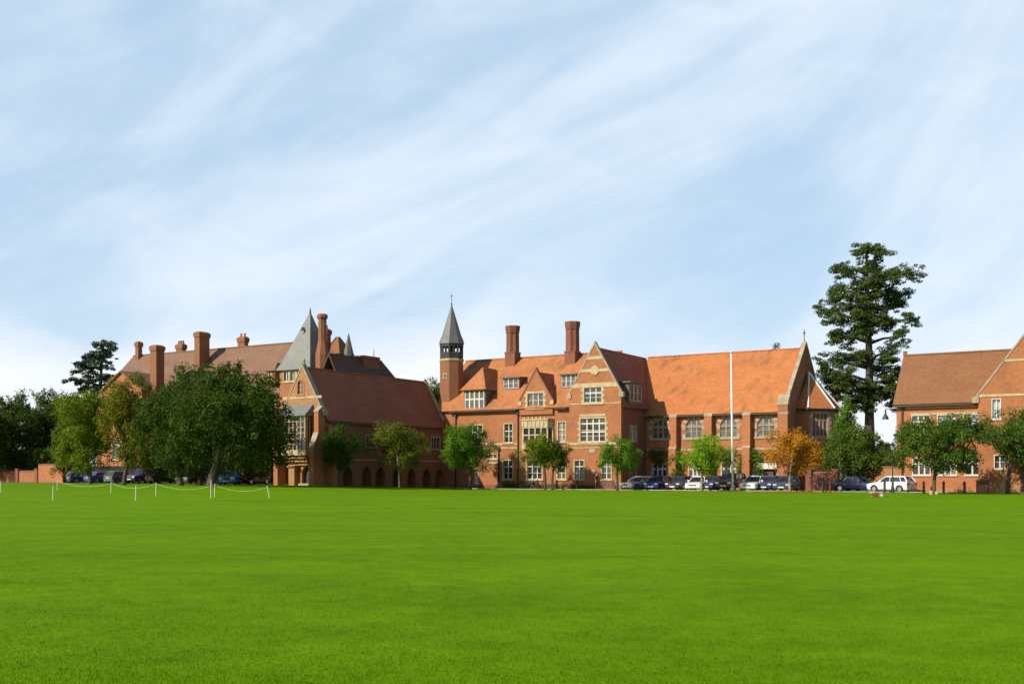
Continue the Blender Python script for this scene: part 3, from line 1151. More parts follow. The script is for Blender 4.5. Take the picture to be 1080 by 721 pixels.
    rf.slab([(x0, MF - ov, ME - ov * sl + 0.12), (x1, MF - ov, ME - ov * sl + 0.12), (x1, MR, MRZ), (x0, MR, MRZ)], 0.14)
    rf.slab([(x0, MF + 12.2 + ov, ME - ov * sl + 0.12), (x1, MF + 12.2 + ov, ME - ov * sl + 0.12), (x1, MR + 0.001, MRZ), (x0, MR + 0.001, MRZ)], 0.14)
    for xx in span(x0, x1 - 0.4, 0.42):
        rf.box(xx, xx + 0.4, MR - 0.13, MR + 0.13, MRZ - 0.07, MRZ + 0.07)
    B.put(rf, 'roof', M['tile'])
    gr = MB()
    gy1 = HF + HALF
    gsl = (gza - 0.35 - ME) / (gx1 - gxa)
    zr_ = gza - 0.38
    e = 0.22
    gr.slab([(gx1 + e, GF + 0.3, ME - e * gsl), (gx1 + e, gy1, ME - e * gsl), (gxa, gy1, zr_), (gxa, GF + 0.3, zr_)], 0.14)
    gr.slab([(gx0 - e, GF + 0.3, ME - e * gsl), (gx0 - e, gy1, ME - e * gsl), (gxa - 0.001, gy1, zr_), (gxa - 0.001, GF + 0.3, zr_)], 0.14)
    B.put(gr, 'gable_roof', M['tile_red'])
    gable_coping(B, fg, (gx0 - 0.02, ME + 0.92), (gxa, gza - 0.15), (gx1 + 0.02, ME + 0.92), 0.16, 0.42, 0.05, 'stone_grey')
    sr = MB()
    depth = (sza - ME) / sl + 0.5
    ssl = (sza - sz0) / (sx1 - sxa)
    for s in (-1, 1):
        xe = sxa + s * (sx1 - sxa + 0.25)
        sr.slab([(xe, MF, sz0 - 0.25 * ssl - 0.1), (xe, MF + depth, sz0 - 0.25 * ssl - 0.1), (sxa + s * 0.001, MF + depth, sza - 0.1), (sxa + s * 0.001, MF, sza - 0.1)], 0.12)
    B.put(sr, 'small_gable_roof', M['tile'])
    # gutters and pipes
    gz = ME - ov * sl + 0.06
    gutter(B, fm, mx0, sx0 - 0.3, gz, 0.36)
    gutter(B, fm, sx1 + 0.3, gx0 - 0.35, gz, 0.36)
    gutter(B, fs_, GF + 0.6, HF - 0.3, ME - e * gsl + 0.02, 0.2)
    downpipe(B, fm, on_front(546.6, 0, MF)[0], 0.0, gz - 0.6)
    downpipe(B, fm, on_front(526.2, 0, MF)[0], 0.0, zz(526, 474, MF))
    downpipe(B, fm, on_front(481.0, 0, MF)[0], 0.0, gz - 0.6)

    # --- dormers
    def flat_dormer(u0, u1, v0, v1):
        uc = (u0 + u1) / 2
        x, y, z = at_slope(uc, v1 + 1.5, MF, ME, MR, MRZ)
        a0, a1 = on_front(u0, 0, y)[0], on_front(u1, 0, y)[0]
        z0, z1 = on_front(uc, v1, y)[1], on_front(uc, v0, y)[1]
        d = MB()
        d.box(a0 - 0.12, a1 + 0.12, y - 0.05, y + 3.0, z0 - 0.35, z1 + 0.1)
        do = B.put(d, 'dormer', M['lead'])
        t = MB()
        t.slab([(a0 - 0.3, y - 0.32, z1 + 0.14), (a1 + 0.3, y - 0.32, z1 + 0.14), (a1 + 0.3, y + 3.1, z1 + 0.34), (a0 - 0.3, y + 3.1, z1 + 0.34)], 0.12)
        B.put(t, 'dormer_roof', M['lead'], do)
        window(B, None, front(y - 0.05), a0, a1, z0, z1, 3, 2, proud=True, parent=do, surr=None, pane='glass_pale', mull=0.10)
    flat_dormer(531.6, 547.2, 399, 409.5)
    flat_dormer(592.8, 607.5, 395.5, 408)
    # hipped dormer over the left end
    u0, u1, v0, v1 = 490.5, 510.8, 411.5, 431.5
    y = MF - 0.12
    a0, a1 = on_front(u0, 0, y)[0], on_front(u1, 0, y)[0]
    z0, z1 = on_front(500.5, v1, y)[1], on_front(500.5, v0, y)[1]
    d = MB()
    d.box(a0 - 0.15, a1 + 0.15, y, y + 4.0, z0 - 0.3, z1 + 0.12)
    do = B.put(d, 'dormer', M['lead'])
    t = MB()
    zr2 = on_front(505, 387.5, y + 1.9)[1]
    am = (a0 + a1) / 2
    e0, e1, yf, ze_ = a0 - 0.45, a1 + 0.45, y - 0.4, z1 + 0.05
    t.slab([(e0, yf, ze_), (e1, yf, ze_), (am, y + 1.7, zr2)], 0.1)
    t.slab([(e1, yf, ze_), (e1, y + 4.2, ze_ + 0.01), (am, y + 4.5, zr2), (am, y + 1.7, zr2)], 0.1)
    t.slab([(e0, yf, ze_), (e0, y + 4.2, ze_ + 0.01), (am - 0.001, y + 4.5, zr2), (am - 0.001, y + 1.7, zr2)], 0.1)
    B.put(t, 'dormer_roof', M['tile'], do)
    window(B, None, front(y), a0, a1, z0 + 0.05, z1, 4, 2, proud=True, parent=do, surr=None, mull=0.16, tran=[0.52], bar=0.07)
    # flat dormer on the shaded slope of the gable roof
    y0, _ = on_side(661, 0, gx1 - 0.1)
    y1, _ = on_side(674.5, 0, gx1 - 0.1)
    z0, z1 = on_side(668, 423, gx1)[1], on_side(668, 405.5, gx1)[1]
    d = MB()
    d.box(gx1 - 2.2, gx1 + 0.16, y0, y1, z0 - 0.4, z1 + 0.1)
    do = B.put(d, 'dormer', M['lead'])
    t = MB()
    t.box(gx1 - 2.4, gx1 + 0.45, y0 - 0.25, y1 + 0.25, z1 + 0.1, z1 + 0.26)
    B.put(t, 'dormer_roof', M['lead'], do)
    window(B, None, side(gx1 + 0.16), y0 + 0.15, y1 - 0.15, z0, z1, 3, 2, proud=True, parent=do, surr=None, mull=0.14)

    # --- chimneys
    for u, vt, vb, vc in ((540.7, 344, 388, 373), (603.8, 339.5, 386, 372)):
        x, y, z = at_slope(u, vb, MF, ME, MR, MRZ)
        y += 0.9
        x, zt = on_front(u, vt, y)
        chimney(B, x, y, z - 1.5, zt, 1.32, 1.32, 'brick_stack', ribs=1, ztop_base=on_front(u, vc, y)[1])


main_range()


# ======== octagonal stair turret (stands in the angle of the two wings)
def turret():
    T = Bld('bell_turret', 'slim brick turret with a black timber belfry and pointed slate spire', 'turret', mx0, MF)
    y = MF + 2.0
    x, _ = on_front(476.3, 0, y)
    zz = lambda v: on_front(476.3, v, y)[1]
    mpx = 1150.0 / 122.0
    r = 13.0 / mpx
    rot = math.pi / 8
    mb = MB()
    mb.ngon(x, y, [(r, -0.3), (r, zz(381.5))], 8, rot)
    T.put(mb, 'shaft', M['brick_brown'])
    c = MB()
    c.ngon(x, y, [(r * 1.02, zz(381.5)), (r * 1.06, zz(380.8)), (r * 1.06, zz(379.2)), (r * 0.98, zz(378.8))], 8, rot)
    T.put(c, 'stone_course', M['stone'])
    bf = MB()
    zb, zt = zz(379.2), zz(362.0)
    bf.ngon(x, y, [(r * 0.98, zb), (r * 0.98, zb + (zt - zb) * 0.42)], 8, rot)
    bf.ngon(x, y, [(r * 1.02, zt - 0.45), (r * 1.02, zt + 0.02)], 8, rot)
    for k in range(8):
        t = rot + k * math.pi / 4
        px, py = x + r * 0.9 * math.cos(t), y + r * 0.9 * math.sin(t)
        bf.ngon(px, py, [(0.13, zb + 0.2), (0.13, zt - 0.3)], 6, t)
        t2 = t + math.pi / 8
        px, py = x + r * 0.86 * math.cos(t2), y + r * 0.86 * math.sin(t2)
        bf.ngon(px, py, [(0.08, zb + 0.2), (0.08, zt - 0.3)], 6, t2)
    bf.ngon(x, y, [(0.42, zb + 0.3), (0.42, zt - 0.3)], 8, rot)
    T.put(bf, 'belfry', M['timber'])
    sp = MB()
    za = zz(321.5)
    sp.ngon(x, y, [(r * 1.09, zt - 0.12), (r * 1.0, zt + 0.35), (r * 0.80, zt + 1.0), (0.05, za)], 8, rot)
    T.put(sp, 'spire', M['spire_slate'])
    fi = MB()
    fi.tube([(x, y, za - 0.3), (x, y, zz(310))], 0.03, 6)
    fi.ngon(x, y, [(0.03, za - 0.05), (0.12, za + 0.08), (0.03, za + 0.2)], 8)
    fi.box(x - 0.28, x + 0.28, y - 0.02, y + 0.02, zz(312.6), zz(312.2))
    T.put(fi, 'finial', M['dark'])
    # slit window on the face to the lawn
    t = -math.pi / 2 + 0.0
    fx = x
    w = MB()
    ap = r * math.cos(math.pi / 8)
    f = front(y - ap)
    zs = zz(397)
    w.fbox(f, fx - 0.28, fx + 0.28, zs - 0.3, zs + 0.28, -0.02, 0.05)
    so = T.put(w, 'slit_window', M['stone'])
    w = MB()
    w.fbox(f, fx - 0.17, fx + 0.17, zs - 0.19, zs + 0.17, 0.0, 0.056)
    T.put(w, 'pane', M['glass'], so)


turret()


# ======== hall with the apse
def hall():
    H = Bld('school_hall', 'tall hall with bright orange roof, arched windows between buttresses and a polygonal apse', 'building', gx1, HF)
    fh = front(HF)
    hr = HF + HALF
    w = MB()
    x0 = gx1 - 0.1
    prof = ((HF, -0.4), (HF + 2 * HALF, -0.4), (HF + 2 * HALF, HE), (hr, HRZ - 0.25), (HF, HE))
    w.extrude([(x0, y, z) for y, z in prof], [(HX1 - 0.45, y, z) for y, z in prof])
    wall = H.put(w, 'wall', M['brick'])
    zz = lambda v: on_front(760, v, HF)[1]
    # windows
    zsill, ztop = zz(461), zz(440.5)
    for u in (696.3, 731.8, 768.4, 807.8):
        a, _ = on_front(u, 0, HF)
        hw = 0.92
        wo = window(H, 'h', fh, a - hw, a + hw, zsill, ztop, 3, 3, 'round', 'stone_grey', 'glass_mid', None, mull=0.13, bar=0.05, tran=[0.58])
        s = MB()
        i_ = arch_pts(a - hw + 0.012, a + hw - 0.012, zsill + 0.012, ztop - 0.012, 'round', 14)
        o_ = arch_pts(a - hw - 0.5, a + hw + 0.5, zsill - 0.05, ztop + 0.5, 'round', 14)
        for lst, gap in ((0, 0), (1, 0)):
            pass
        # voussoirs: brick ring with separate stone wedges
        n = 13
        zs = ztop - hw
        for k in range(n):
            if k % 2:
                continue
            t0, t1 = math.pi * k / n, math.pi * (k + 1) / n
            s.fpoly(fh, [(a + rr * math.cos(t), zs + rr * math.sin(t)) for rr, t in ((hw + 0.02, t0), (hw + 0.50, t0), (hw + 0.50, t1), (hw + 0.02, t1))], -0.03, 0.03)
        s.fbox(fh, a - hw - 0.3, a + hw + 0.3, zsill - 0.22, zsill + 0.015, -0.03, 0.12)
        for sx in (-1, 1):
            for q in range(4):
                if q % 2 == 0:
                    zq = zsill + 0.02 + q * 0.42
                    s.fbox(fh, min(a + sx * (hw - 0.01), a + sx * (hw + 0.34)), max(a + sx * (hw - 0.01), a + sx * (hw + 0.34)), zq, zq + 0.4, -0.03, 0.032)
        H.put(s, 'surround', M['stone_grey'], wo)
        rg = MB()
        rg.ring(fh, arch_pts(a - hw + 0.002, a + hw - 0.002, zs - 0.0, ztop - 0.002, 'round', 14), arch_pts(a - hw - 0.46, a + hw + 0.46, zs - 0.001, ztop + 0.46, 'round', 14), -0.03, 0.022)
        H.put(rg, 'brick_arch', M['brick_pier'], wo)
    # ground floor windows and the doorway
    for u0, u1, v0, v1, k in ((688.5, 703.2, 488.5, 502, 3), (727, 739, 488.5, 502, 3), (761.5, 775.5, 488.5, 502, 3), (799.5, 819.5, 487, 503, 4)):
        a0, a1 = on_front(u0, 0, HF)[0], on_front(u1, 0, HF)[0]
        window(H, 'h', fh, a0, a1, zz(v1), zz(v0), k, 2, sw=0.14, tran=[0.6], mull=0.15)
    H.carve(wall, 'h')
    dr = MB()
    a = on_front(810.5, 0, HF)[0]
    dr.fbox(fh, a - 0.55, a + 0.55, 0.02, 2.1, 0.05, 0.13)
    do = H.put(dr, 'door', M['wood'])
    hd = MB()
    hd.fbox(fh, a + 0.36, a + 0.42, 1.0, 1.15, 0.13, 0.19)
    H.put(hd, 'handle', M['chrome'], do)
    cn = MB()
    cn.fbox(fh, a - 1.0, a + 1.0, 2.15, 2.75, 0.05, 0.5)
    H.put(cn, 'door_canopy', M['white'])
    # buttresses with stone caps
    for u in (712.9, 749.8, 790.2, 829.5):
        a, _ = on_front(u, 0, HF)
        a -= 0.1
        hw = 0.40
        m = MB()
        z1 = zz(439)
        dpt = 0.85
        m.fbox(fh, a - hw, a + hw, -0.4, zz(473), -0.05, dpt)
        m.fbox(fh, a - hw + 0.003, a + hw - 0.003, zz(473), z1, -0.05, dpt - 0.2)
        bt = H.put(m, 'buttress', M['brick_pier'])
        c = MB()
        c.extrude([fp(fh, a - hw - 0.04, z, o) for z, o in ((z1, 0.02), (z1, dpt - 0.16), (z1 + 0.12, dpt - 0.16), (z1 + 0.62, 0.02))],
                  [fp(fh, a + hw + 0.04, z, o) for z, o in ((z1, 0.02), (z1, dpt - 0.16), (z1 + 0.12, dpt - 0.16), (z1 + 0.62, 0.02))])
        H.put(c, 'buttress_cap', M['stone_grey'], bt)
        c = MB()
        c.extrude([fp(fh, a - hw - 0.02, z, o) for z, o in ((zz(473) + 0.002, dpt - 0.22), (zz(473) + 0.002, dpt + 0.03), (zz(473) + 0.06, dpt + 0.03), (zz(473) + 0.28, dpt - 0.22))],
                  [fp(fh, a + hw + 0.02, z, o) for z, o in ((zz(473) + 0.002, dpt - 0.22), (zz(473) + 0.002, dpt + 0.03), (zz(473) + 0.06, dpt + 0.03), (zz(473) + 0.28, dpt - 0.22))])
        H.put(c, 'buttress_cap', M['stone_grey'], bt)
    st = MB()
    band(st, fh, gx1 + 0.05, HX1 - 0.5, zz(474.3), zz(472.6), 0.05)
    H.put_each(st, 'stone_band', M['stone'])
    # roof
    sl = (HRZ - HE) / HALF
    ov = 0.45
    rf = MB()
    rx0, rx1 = gxa + 0.3, HX1 - 0.3
    rf.slab([(rx0, HF - ov, HE - ov * sl + 0.1), (rx1, HF - ov, HE - ov * sl + 0.1), (rx1, hr, HRZ), (rx0, hr, HRZ)], 0.14)
    rf.slab([(rx0, HF + 2 * HALF + ov, HE - ov * sl + 0.1), (rx1, HF + 2 * HALF + ov, HE - ov * sl + 0.1), (rx1, hr + 0.001, HRZ), (rx0, hr + 0.001, HRZ)], 0.14)
    for xx in span(rx0, rx1 - 0.4, 0.42):
        rf.box(xx, xx + 0.4, hr - 0.13, hr + 0.13, HRZ - 0.07, HRZ + 0.07)
    H.put(rf, 'roof', M['tile_hall'])
    gutter(H, fh, gx1 + 0.1, HX1 - 0.6, HE - ov * sl + 0.04, 0.38)
    # gable end
    fe = side(HX1)
    ge = MB()
    pe = [(HF - 0.12, -0.4), (HF + 2 * HALF + 0.12, -0.4), (HF + 2 * HALF + 0.12, HE + 0.5), (hr, HRZ + 0.55), (HF - 0.12, HE + 0.5)]
    ge.extrude([(HX1 - 0.5, y, z) for y, z in pe], [(HX1, y, z) for y, z in pe])
    H.put(ge, 'gable_wall', M['brick'])
    gable_coping(H, fe, (HF - 0.15, HE + 0.5), (hr, HRZ + 0.5), (HF + 2 * HALF + 0.15, HE + 0.5), 0.16, 0.40, 0.05, 'stone_grey')
    cr = MB()
    zc = HRZ + 0.75
    cr.ngon(HX1 - 0.22, hr, [(0.16, zc - 0.2), (0.09, zc + 0.15), (0.06, zc + 0.5)], 8)
    cr.box(HX1 - 0.28, HX1 - 0.16, hr - 0.06, hr + 0.06, zc + 0.5, zc + 1.25)
    cr.box(HX1 - 0.275, HX1 - 0.165, hr - 0.30, hr + 0.30, zc + 0.82, zc + 0.95)
    H.put(cr, 'finial_cross', M['stone_grey'])
    # corner turret-like end pier
    ep = MB()
    xx = HX1 - 0.35
    ep.box(xx - 0.5, xx + 0.52, HF - 0.55, HF + 0.3, -0.4, HE + 0.3)
    epo = H.put(ep, 'corner_pier', M['brick'])
    ec = MB()
    ec.extrude([(xx - 0.56, y, z) for y, z in ((HF - 0.62, HE + 0.3), (HF + 0.1, HE + 0.3), (HF + 0.1, HE + 1.4), (HF - 0.62, HE + 0.5))],
               [(xx + 0.58, y, z) for y, z in ((HF - 0.62, HE + 0.3), (HF + 0.1, HE + 0.3), (HF + 0.1, HE + 1.4), (HF - 0.62, HE + 0.5))])
    H.put(ec, 'pier_cap', M['stone_grey'], epo)

    # apse: half an octagon on the end wall
    side_l = 2.75
    half = side_l * (1 + math.sqrt(2)) / 2
    cx = HX1 - 0.25
    cy = hr
    q = side_l / 2
    out = [(HX1 - 0.1, cy - half), (cx + q - 0.0, cy - half), (cx + half, cy - q), (cx + half, cy + q), (cx + q, cy + half), (HX1 - 0.1, cy + half)]
    aze = on_front(866, 430, cy - half * 0.85)[1]
    aw = MB()
    aw.extrude([(x, y, -0.4) for x, y in out], [(x, y, aze) for x, y in out])
    awo = H.put(aw, 'apse_wall', M['brick'])
    p0, p1 = Vector(out[1]), Vector(out[2])
    t = (p1 - p0).normalized()
    n = Vector((t.y, -t.x))
    fd = (tuple(p0), tuple(t), tuple(n))
    Ld = (p1 - p0).length
    zb, zt = on_front(866, 459.5, cy - half * 0.85)[1], on_front(866, 436, cy - half * 0.85)[1]
    window(H, 'a', fd, Ld / 2 - 0.85, Ld / 2 + 0.85, zb, zt, 4, 3, 'square', 'stone_grey', 'glass_mid', 'stone_grey', sw=0.28, mull=0.12, bar=0.04, tran=[0.74], quoin=True)
    f0 = front(cy - half)
    p2, p3 = Vector(out[2]), Vector(out[3])
    f3 = (tuple(p2), (0, 1), (1, 0))
    window(H, 'a', f3, 0.6, side_l - 0.6, zb, zt, 3, 3, 'square', 'stone_grey', 'glass', 'stone_grey', sw=0.25, mull=0.12, bar=0.04, tran=[0.74])
    a0 = on_front(866, 0, cy - half * 0.85)[0]
    window(H, 'a', fd, Ld / 2 - 0.35, Ld / 2 + 0.35, 1.2, 1.9, 2, 1, sw=0.12)
    H.carve(awo, 'a')
    az = on_front(850.6, 393, cy)[1]
    apx = HX1 + 0.3
    ar = MB()
    g = 1.10
    oo = [(cx + (x - cx) * (g if x > cx else 1), cy + (y - cy) * g) for x, y in out]
    oo[0] = (HX1 - 0.02, oo[0][1])
    oo[5] = (HX1 - 0.02, oo[5][1])
    zE = aze - 0.02
    for i in range(5):
        a, b = oo[i], oo[i + 1]
        ar.slab([(a[0], a[1], zE), (b[0], b[1], zE), (apx, cy, az)], 0.12)
    H.put(ar, 'apse_roof', M['tile_hall'])
    hp = MB()
    for i in (1, 2, 3, 4):
        hp.tube([(oo[i][0], oo[i][1], zE + 0.04), (apx, cy, az + 0.04)], 0.085, 6)
    H.put(hp, 'hip_flashing', M['white_gloss'])
    gt = MB()
    for i in range(5):
        gt.tube([(oo[i][0], oo[i][1], zE - 0.1), (oo[i + 1][0], oo[i + 1][1], zE - 0.1)], 0.09, 6)
    H.put(gt, 'gutter', M['dark'])
    H.apse = out
    return H


hall_b = hall()


# ======== wing that runs forward, with the gable to the lawn
def forward_wing():
    wx1 = -70.55
    wy0 = 81.5
    hw = 2.55
    wx0, xa = wx1 - 2 * hw, wx1 - hw
    wy1 = MF - 0.05
    W = Bld('cloister_wing', 'arcaded brick wing with dark red roof and a gable facing the lawn', 'building', xa, wy0)
    zg = 0.1
    fg, fs_ = front(wy0), side(wx1)
    ze = on_side(344, 438, wx1)[1]
    za = on_front(319.4, 384.5, wy0)[1]
    zr = on_side(446, 402.5, xa)[1]
    zf = lambda v: on_front(320, v, wy0)[1]
    w = MB()
    prof = [(wx0, -0.4), (wx1, -0.4), (wx1, ze), (xa, zr - 0.35), (wx0, ze)]
    w.extrude([(x, wy0 + 0.45, z) for x, z in prof], [(x, wy1 - 0.4, z) for x, z in prof])
    side_wall = W.put(w, 'wall', M['brick_brown'])  # darker brown brick than the gable puts the side's shade into colour
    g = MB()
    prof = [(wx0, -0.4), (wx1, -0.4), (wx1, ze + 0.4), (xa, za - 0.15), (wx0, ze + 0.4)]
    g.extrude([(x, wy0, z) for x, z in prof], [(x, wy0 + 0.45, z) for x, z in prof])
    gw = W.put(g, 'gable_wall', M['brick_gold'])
    g2 = MB()
    prof = [(wx0, -0.4), (wx1, -0.4), (wx1, ze + 0.4), (xa, zr + 0.2), (wx0, ze + 0.4)]
    g2.extrude([(x, wy1 - 0.4, z) for x, z in prof], [(x, wy1, z) for x, z in prof])
    W.put(g2, 'back_gable_wall', M['brick'])
    gable_coping(W, fg, (wx0 - 0.02, ze + 0.38), (xa, za - 0.15), (wx1 + 0.02, ze + 0.38), 0.14, 0.6, 0.05, 'stone_grey', finial=True)
    gable_coping(W, ((0, wy1), (1, 0), (0, 1)), (wx0 - 0.02, ze + 0.38), (xa, zr + 0.1), (wx1 + 0.02, ze + 0.38), 0.12, 0.4, 0.05, 'stone_grey', kneeler=False)
    # roof
    rf = MB()
    sl = (zr - ze) / hw
    e = 0.32
    for s in (-1, 1):
        rf.slab([(xa + s * (hw + e), wy0 + 0.5, ze - e * sl + 0.1), (xa + s * (hw + e), wy1 - 0.42, ze - e * sl + 0.1), (xa + s * 0.001, wy1 - 0.42, zr), (xa + s * 0.001, wy0 + 0.5, zr)], 0.14)
    for yy in span(wy0 + 0.6, wy1 - 1.0, 0.42):
        rf.box(xa - 0.13, xa + 0.13, yy, yy + 0.4, zr - 0.09, zr + 0.06)
    W.put(rf, 'roof', M['tile_red'])
    gutter(W, fs_, wy0 + 0.6, wy1 - 0.5, ze - e * sl + 0.04, 0.26)
    # side windows and arcade
    for u in (357, 391, 429, 459.5):
        y, zt = on_side(u, 459, wx1)
        z1, z0 = on_side(u, 459 + (u - 391) * 0.03, wx1)[1], on_side(u, 471 + (u - 391) * 0.03, wx1)[1]
        window(W, 's', fs_, y - 0.8, y + 0.8, z0, z1, 3, 2, frame='stone_grey', surr='stone_grey', sw=0.12, mull=0.13)
    for u in (352, 366.5, 386.6, 401, 418.6, 434, 449.8, 463.2):
        y, _ = on_side(u, 0, wx1)
        X, Y = to_world(wx1, y)
        gz = ground(X, Y)
        hw_ = 0.72
        W.cut('s').fpoly(fs_, arch_pts(y - hw_, y + hw_, -0.2, gz + 2.05, 'pointed', 10), -1.3, 0.5)
        s = MB()
        s.ring(fs_, arch_pts(y - hw_ + 0.01, y + hw_ - 0.01, gz - 0.1, gz + 2.04, 'pointed', 10), arch_pts(y - hw_ - 0.16, y + hw_ + 0.16, gz - 0.101, gz + 2.2, 'pointed', 10), -0.04, 0.04)
        W.put(s, 'arch', M['brick_dark'])
    st = MB()
    st.fbox(fs_, wy0 + 0.5, wy1 - 0.5, 3.0, 3.16, -0.03, 0.05)
    W.put_each(st, 'stone_band', M['stone_grey'])
    st = MB()
    st.fbox(fg, wx0 + 0.03, wx1 - 0.03, zf(420.3), zf(417.6), -0.03, 0.05)
    W.put_each(st, 'stone_band', M['stone'])
    # small niche window in the gable
    a0, a1 = on_front(314, 0, wy0)[0], on_front(319.6, 0, wy0)[0]
    window(W, 'g', fg, a0, a1, zf(415.5), zf(401), 2, 3, 'round', 'stone_grey', 'glass', 'brick_pier', sw=0.16, mull=0.12)
    # two porch arches
    for u0, u1 in ((294.5, 303.5), (318.6, 328.4)):
        a0, a1 = on_front(u0, 0, wy0)[0], on_front(u1, 0, wy0)[0]
        W.cut('g').fpoly(fg, arch_pts(a0, a1, -0.2, zf(490.5), 'pointed'), -0.42, 0.5)
        s = MB()
        s.ring(fg, arch_pts(a0 + 0.01, a1 - 0.01, 0.3, zf(490.5) - 0.01, 'pointed'), arch_pts(a0 - 0.18, a1 + 0.18, 0.299, zf(490.5) + 0.18, 'pointed'), -0.04, 0.05)
        ao = W.put(s, 'arch', M['brick_pier'])
        dd = MB()
        dd.fbox(fg, a0 + 0.02, a1 - 0.02, 0.2, zf(490.5) - 0.02, -0.415, -0.36)
        W.put(dd, 'doorway', M['timber'], ao)
    W.carve(side_wall, 's')
    W.carve(gw, 'g')
    # oriel bay on brackets with a sloping slate roof
    a0, a1 = on_front(297.5, 0, wy0 - 0.8)[0], on_front(323.5, 0, wy0 - 0.8)[0]
    z0, z1, zb = zf(486), zf(439), zf(478)
    dep = 1.0
    o = MB()
    o.fbox(fg, a0, a1, zf(480), zf(474.5), -0.05, dep)
    oo = W.put(o, 'oriel', M['stone'])
    o = MB()
    for k, (za_, zb_) in enumerate(((zf(483.5), zf(480)), (zf(487), zf(483.5)), (zf(490.5), zf(487)))):
        o.fbox(fg, a0 + 0.1 * k + 0.1, a1 - 0.1 * k - 0.1, za_, zb_, -0.05, dep - 0.25 * (k + 1))
    W.put(o, 'corbel', M['brick_gold'], oo)
    f = MB()
    n = 6
    fo = front(wy0 - dep)
    for k in range(n + 1):
        a = a0 + 0.07 + k * (a1 - a0 - 0.14) / n
        f.fbox(fo, a - 0.05, a + 0.05, zf(474.5), z1, -0.14, 0)
    for k in range(1, 6):
        zq = zf(474.5) + (z1 - zf(474.5)) * k / 6
        f.fbox(fo, a0, a1, zq - 0.03, zq + 0.03, -0.13, -0.006)
    for k in range(2):
        yy = wy0 - dep + 0.30 + k * 0.35
        f.box(a1 - 0.13, a1 - 0.005, yy - 0.06, yy + 0.06, zf(474.5), z1)
    W.put(f, 'window_grid', M['stone'], oo)
    p = MB()
    p.fbox(fg, a0 + 0.08, a1 - 0.07, zf(475), z1 + 0.02, -0.02, dep - 0.09)
    W.put(p, 'pane', M['glass'], oo)
    r = MB()
    r.extrude([fp(fg, a0 - 0.15, z, q) for z, q in ((z1, 0.02), (z1, dep + 0.2), (z1 + 0.12, dep + 0.2), (zf(426.5), 0.02))],
              [fp(fg, a1 + 0.15, z, q) for z, q in ((z1, 0.02), (z1, dep + 0.2), (z1 + 0.12, dep + 0.2), (zf(426.5), 0.02))])
    W.put(r, 'oriel_roof', M['slate'], oo)
    # pier carrying the oriel, pale front
    pr = MB()
    b0, b1 = on_front(304.5, 0, wy0 - 0.6)[0], on_front(310.5, 0, wy0 - 0.6)[0]
    pr.fbox(fg, b0, b1, -0.3, zf(491), -0.05, 0.62)
    pr.fbox(fg, b0 - 0.12, b1 + 0.12, zf(492.6), zf(490.6), -0.05, 0.74)
    W.put(pr, 'pier', M['brick_gold'])
    # raking buttresses at the corners
    for (xb, hwb) in ((wx1 - 0.22, 0.27), (wx0 + 0.22, 0.27)):
        bt = MB()
        zt, zm = zf(430), zf(458)
        zi = zf(474)
        pts = [(-0.3, 0.0), (-0.3, 1.3), (zi, 1.3), (zm, 0.62), (zt - 0.5, 0.62), (zt, 0.02)]
        bt.extrude([fp(fg, xb - hwb, z, q - 0.01) for z, q in pts], [fp(fg, xb + hwb, z, q - 0.01) for z, q in pts])
        bo = W.put(bt, 'buttress', M['brick_pier'])
        cp = MB()
        pa = [(zi + 0.02, 1.35), (zi + 0.18, 1.35), (zm + 0.16, 0.66), (zm, 0.60)]
        cp.extrude([fp(fg, xb - hwb - 0.05, z, q) for z, q in pa], [fp(fg, xb + hwb + 0.05, z, q) for z, q in pa])
        W.put(cp, 'buttress_cap', M['stone_grey'], bo)
        cp = MB()
        pa = [(zt - 0.5, 0.66), (zt - 0.34, 0.66), (zt + 0.14, 0.03), (zt - 0.1, 0.0)]
        cp.extrude([fp(fg, xb - hwb - 0.05, z, q) for z, q in pa], [fp(fg, xb + hwb + 0.05, z, q) for z, q in pa])
        W.put(cp, 'buttress_cap', M['stone_grey'], bo)
    sb = MB()
    yb = wy0 + 0.9
    pts = [(-0.3, 0.0), (-0.3, 0.9), (4.0, 0.9), (4.9, 0.4), (6.2, 0.4), (6.7, 0.0)]
    sb.extrude([fp(fs_, yb - 0.4, z, q - 0.01) for z, q in pts], [fp(fs_, yb + 0.4, z, q - 0.01) for z, q in pts])
    bo = W.put(sb, 'buttress', M['brick'])
    # step at the doors
    sp = MB()
    sp.fbox(fg, on_front(293, 0, wy0)[0], on_front(304, 0, wy0)[0], -0.2, 0.72, 0.0, 0.5)
    sp.fbox(fg, on_front(318, 0, wy0)[0], on_front(329, 0, wy0)[0], -0.2, 0.72, 0.0, 0.5)
    W.put(sp, 'door_step', M['stone_grey'])


forward_wing()


# ======== boarding house behind the big trees
TY = 96.5
TX1 = on_front(327, 0, TY)[0]
TW = 5.4


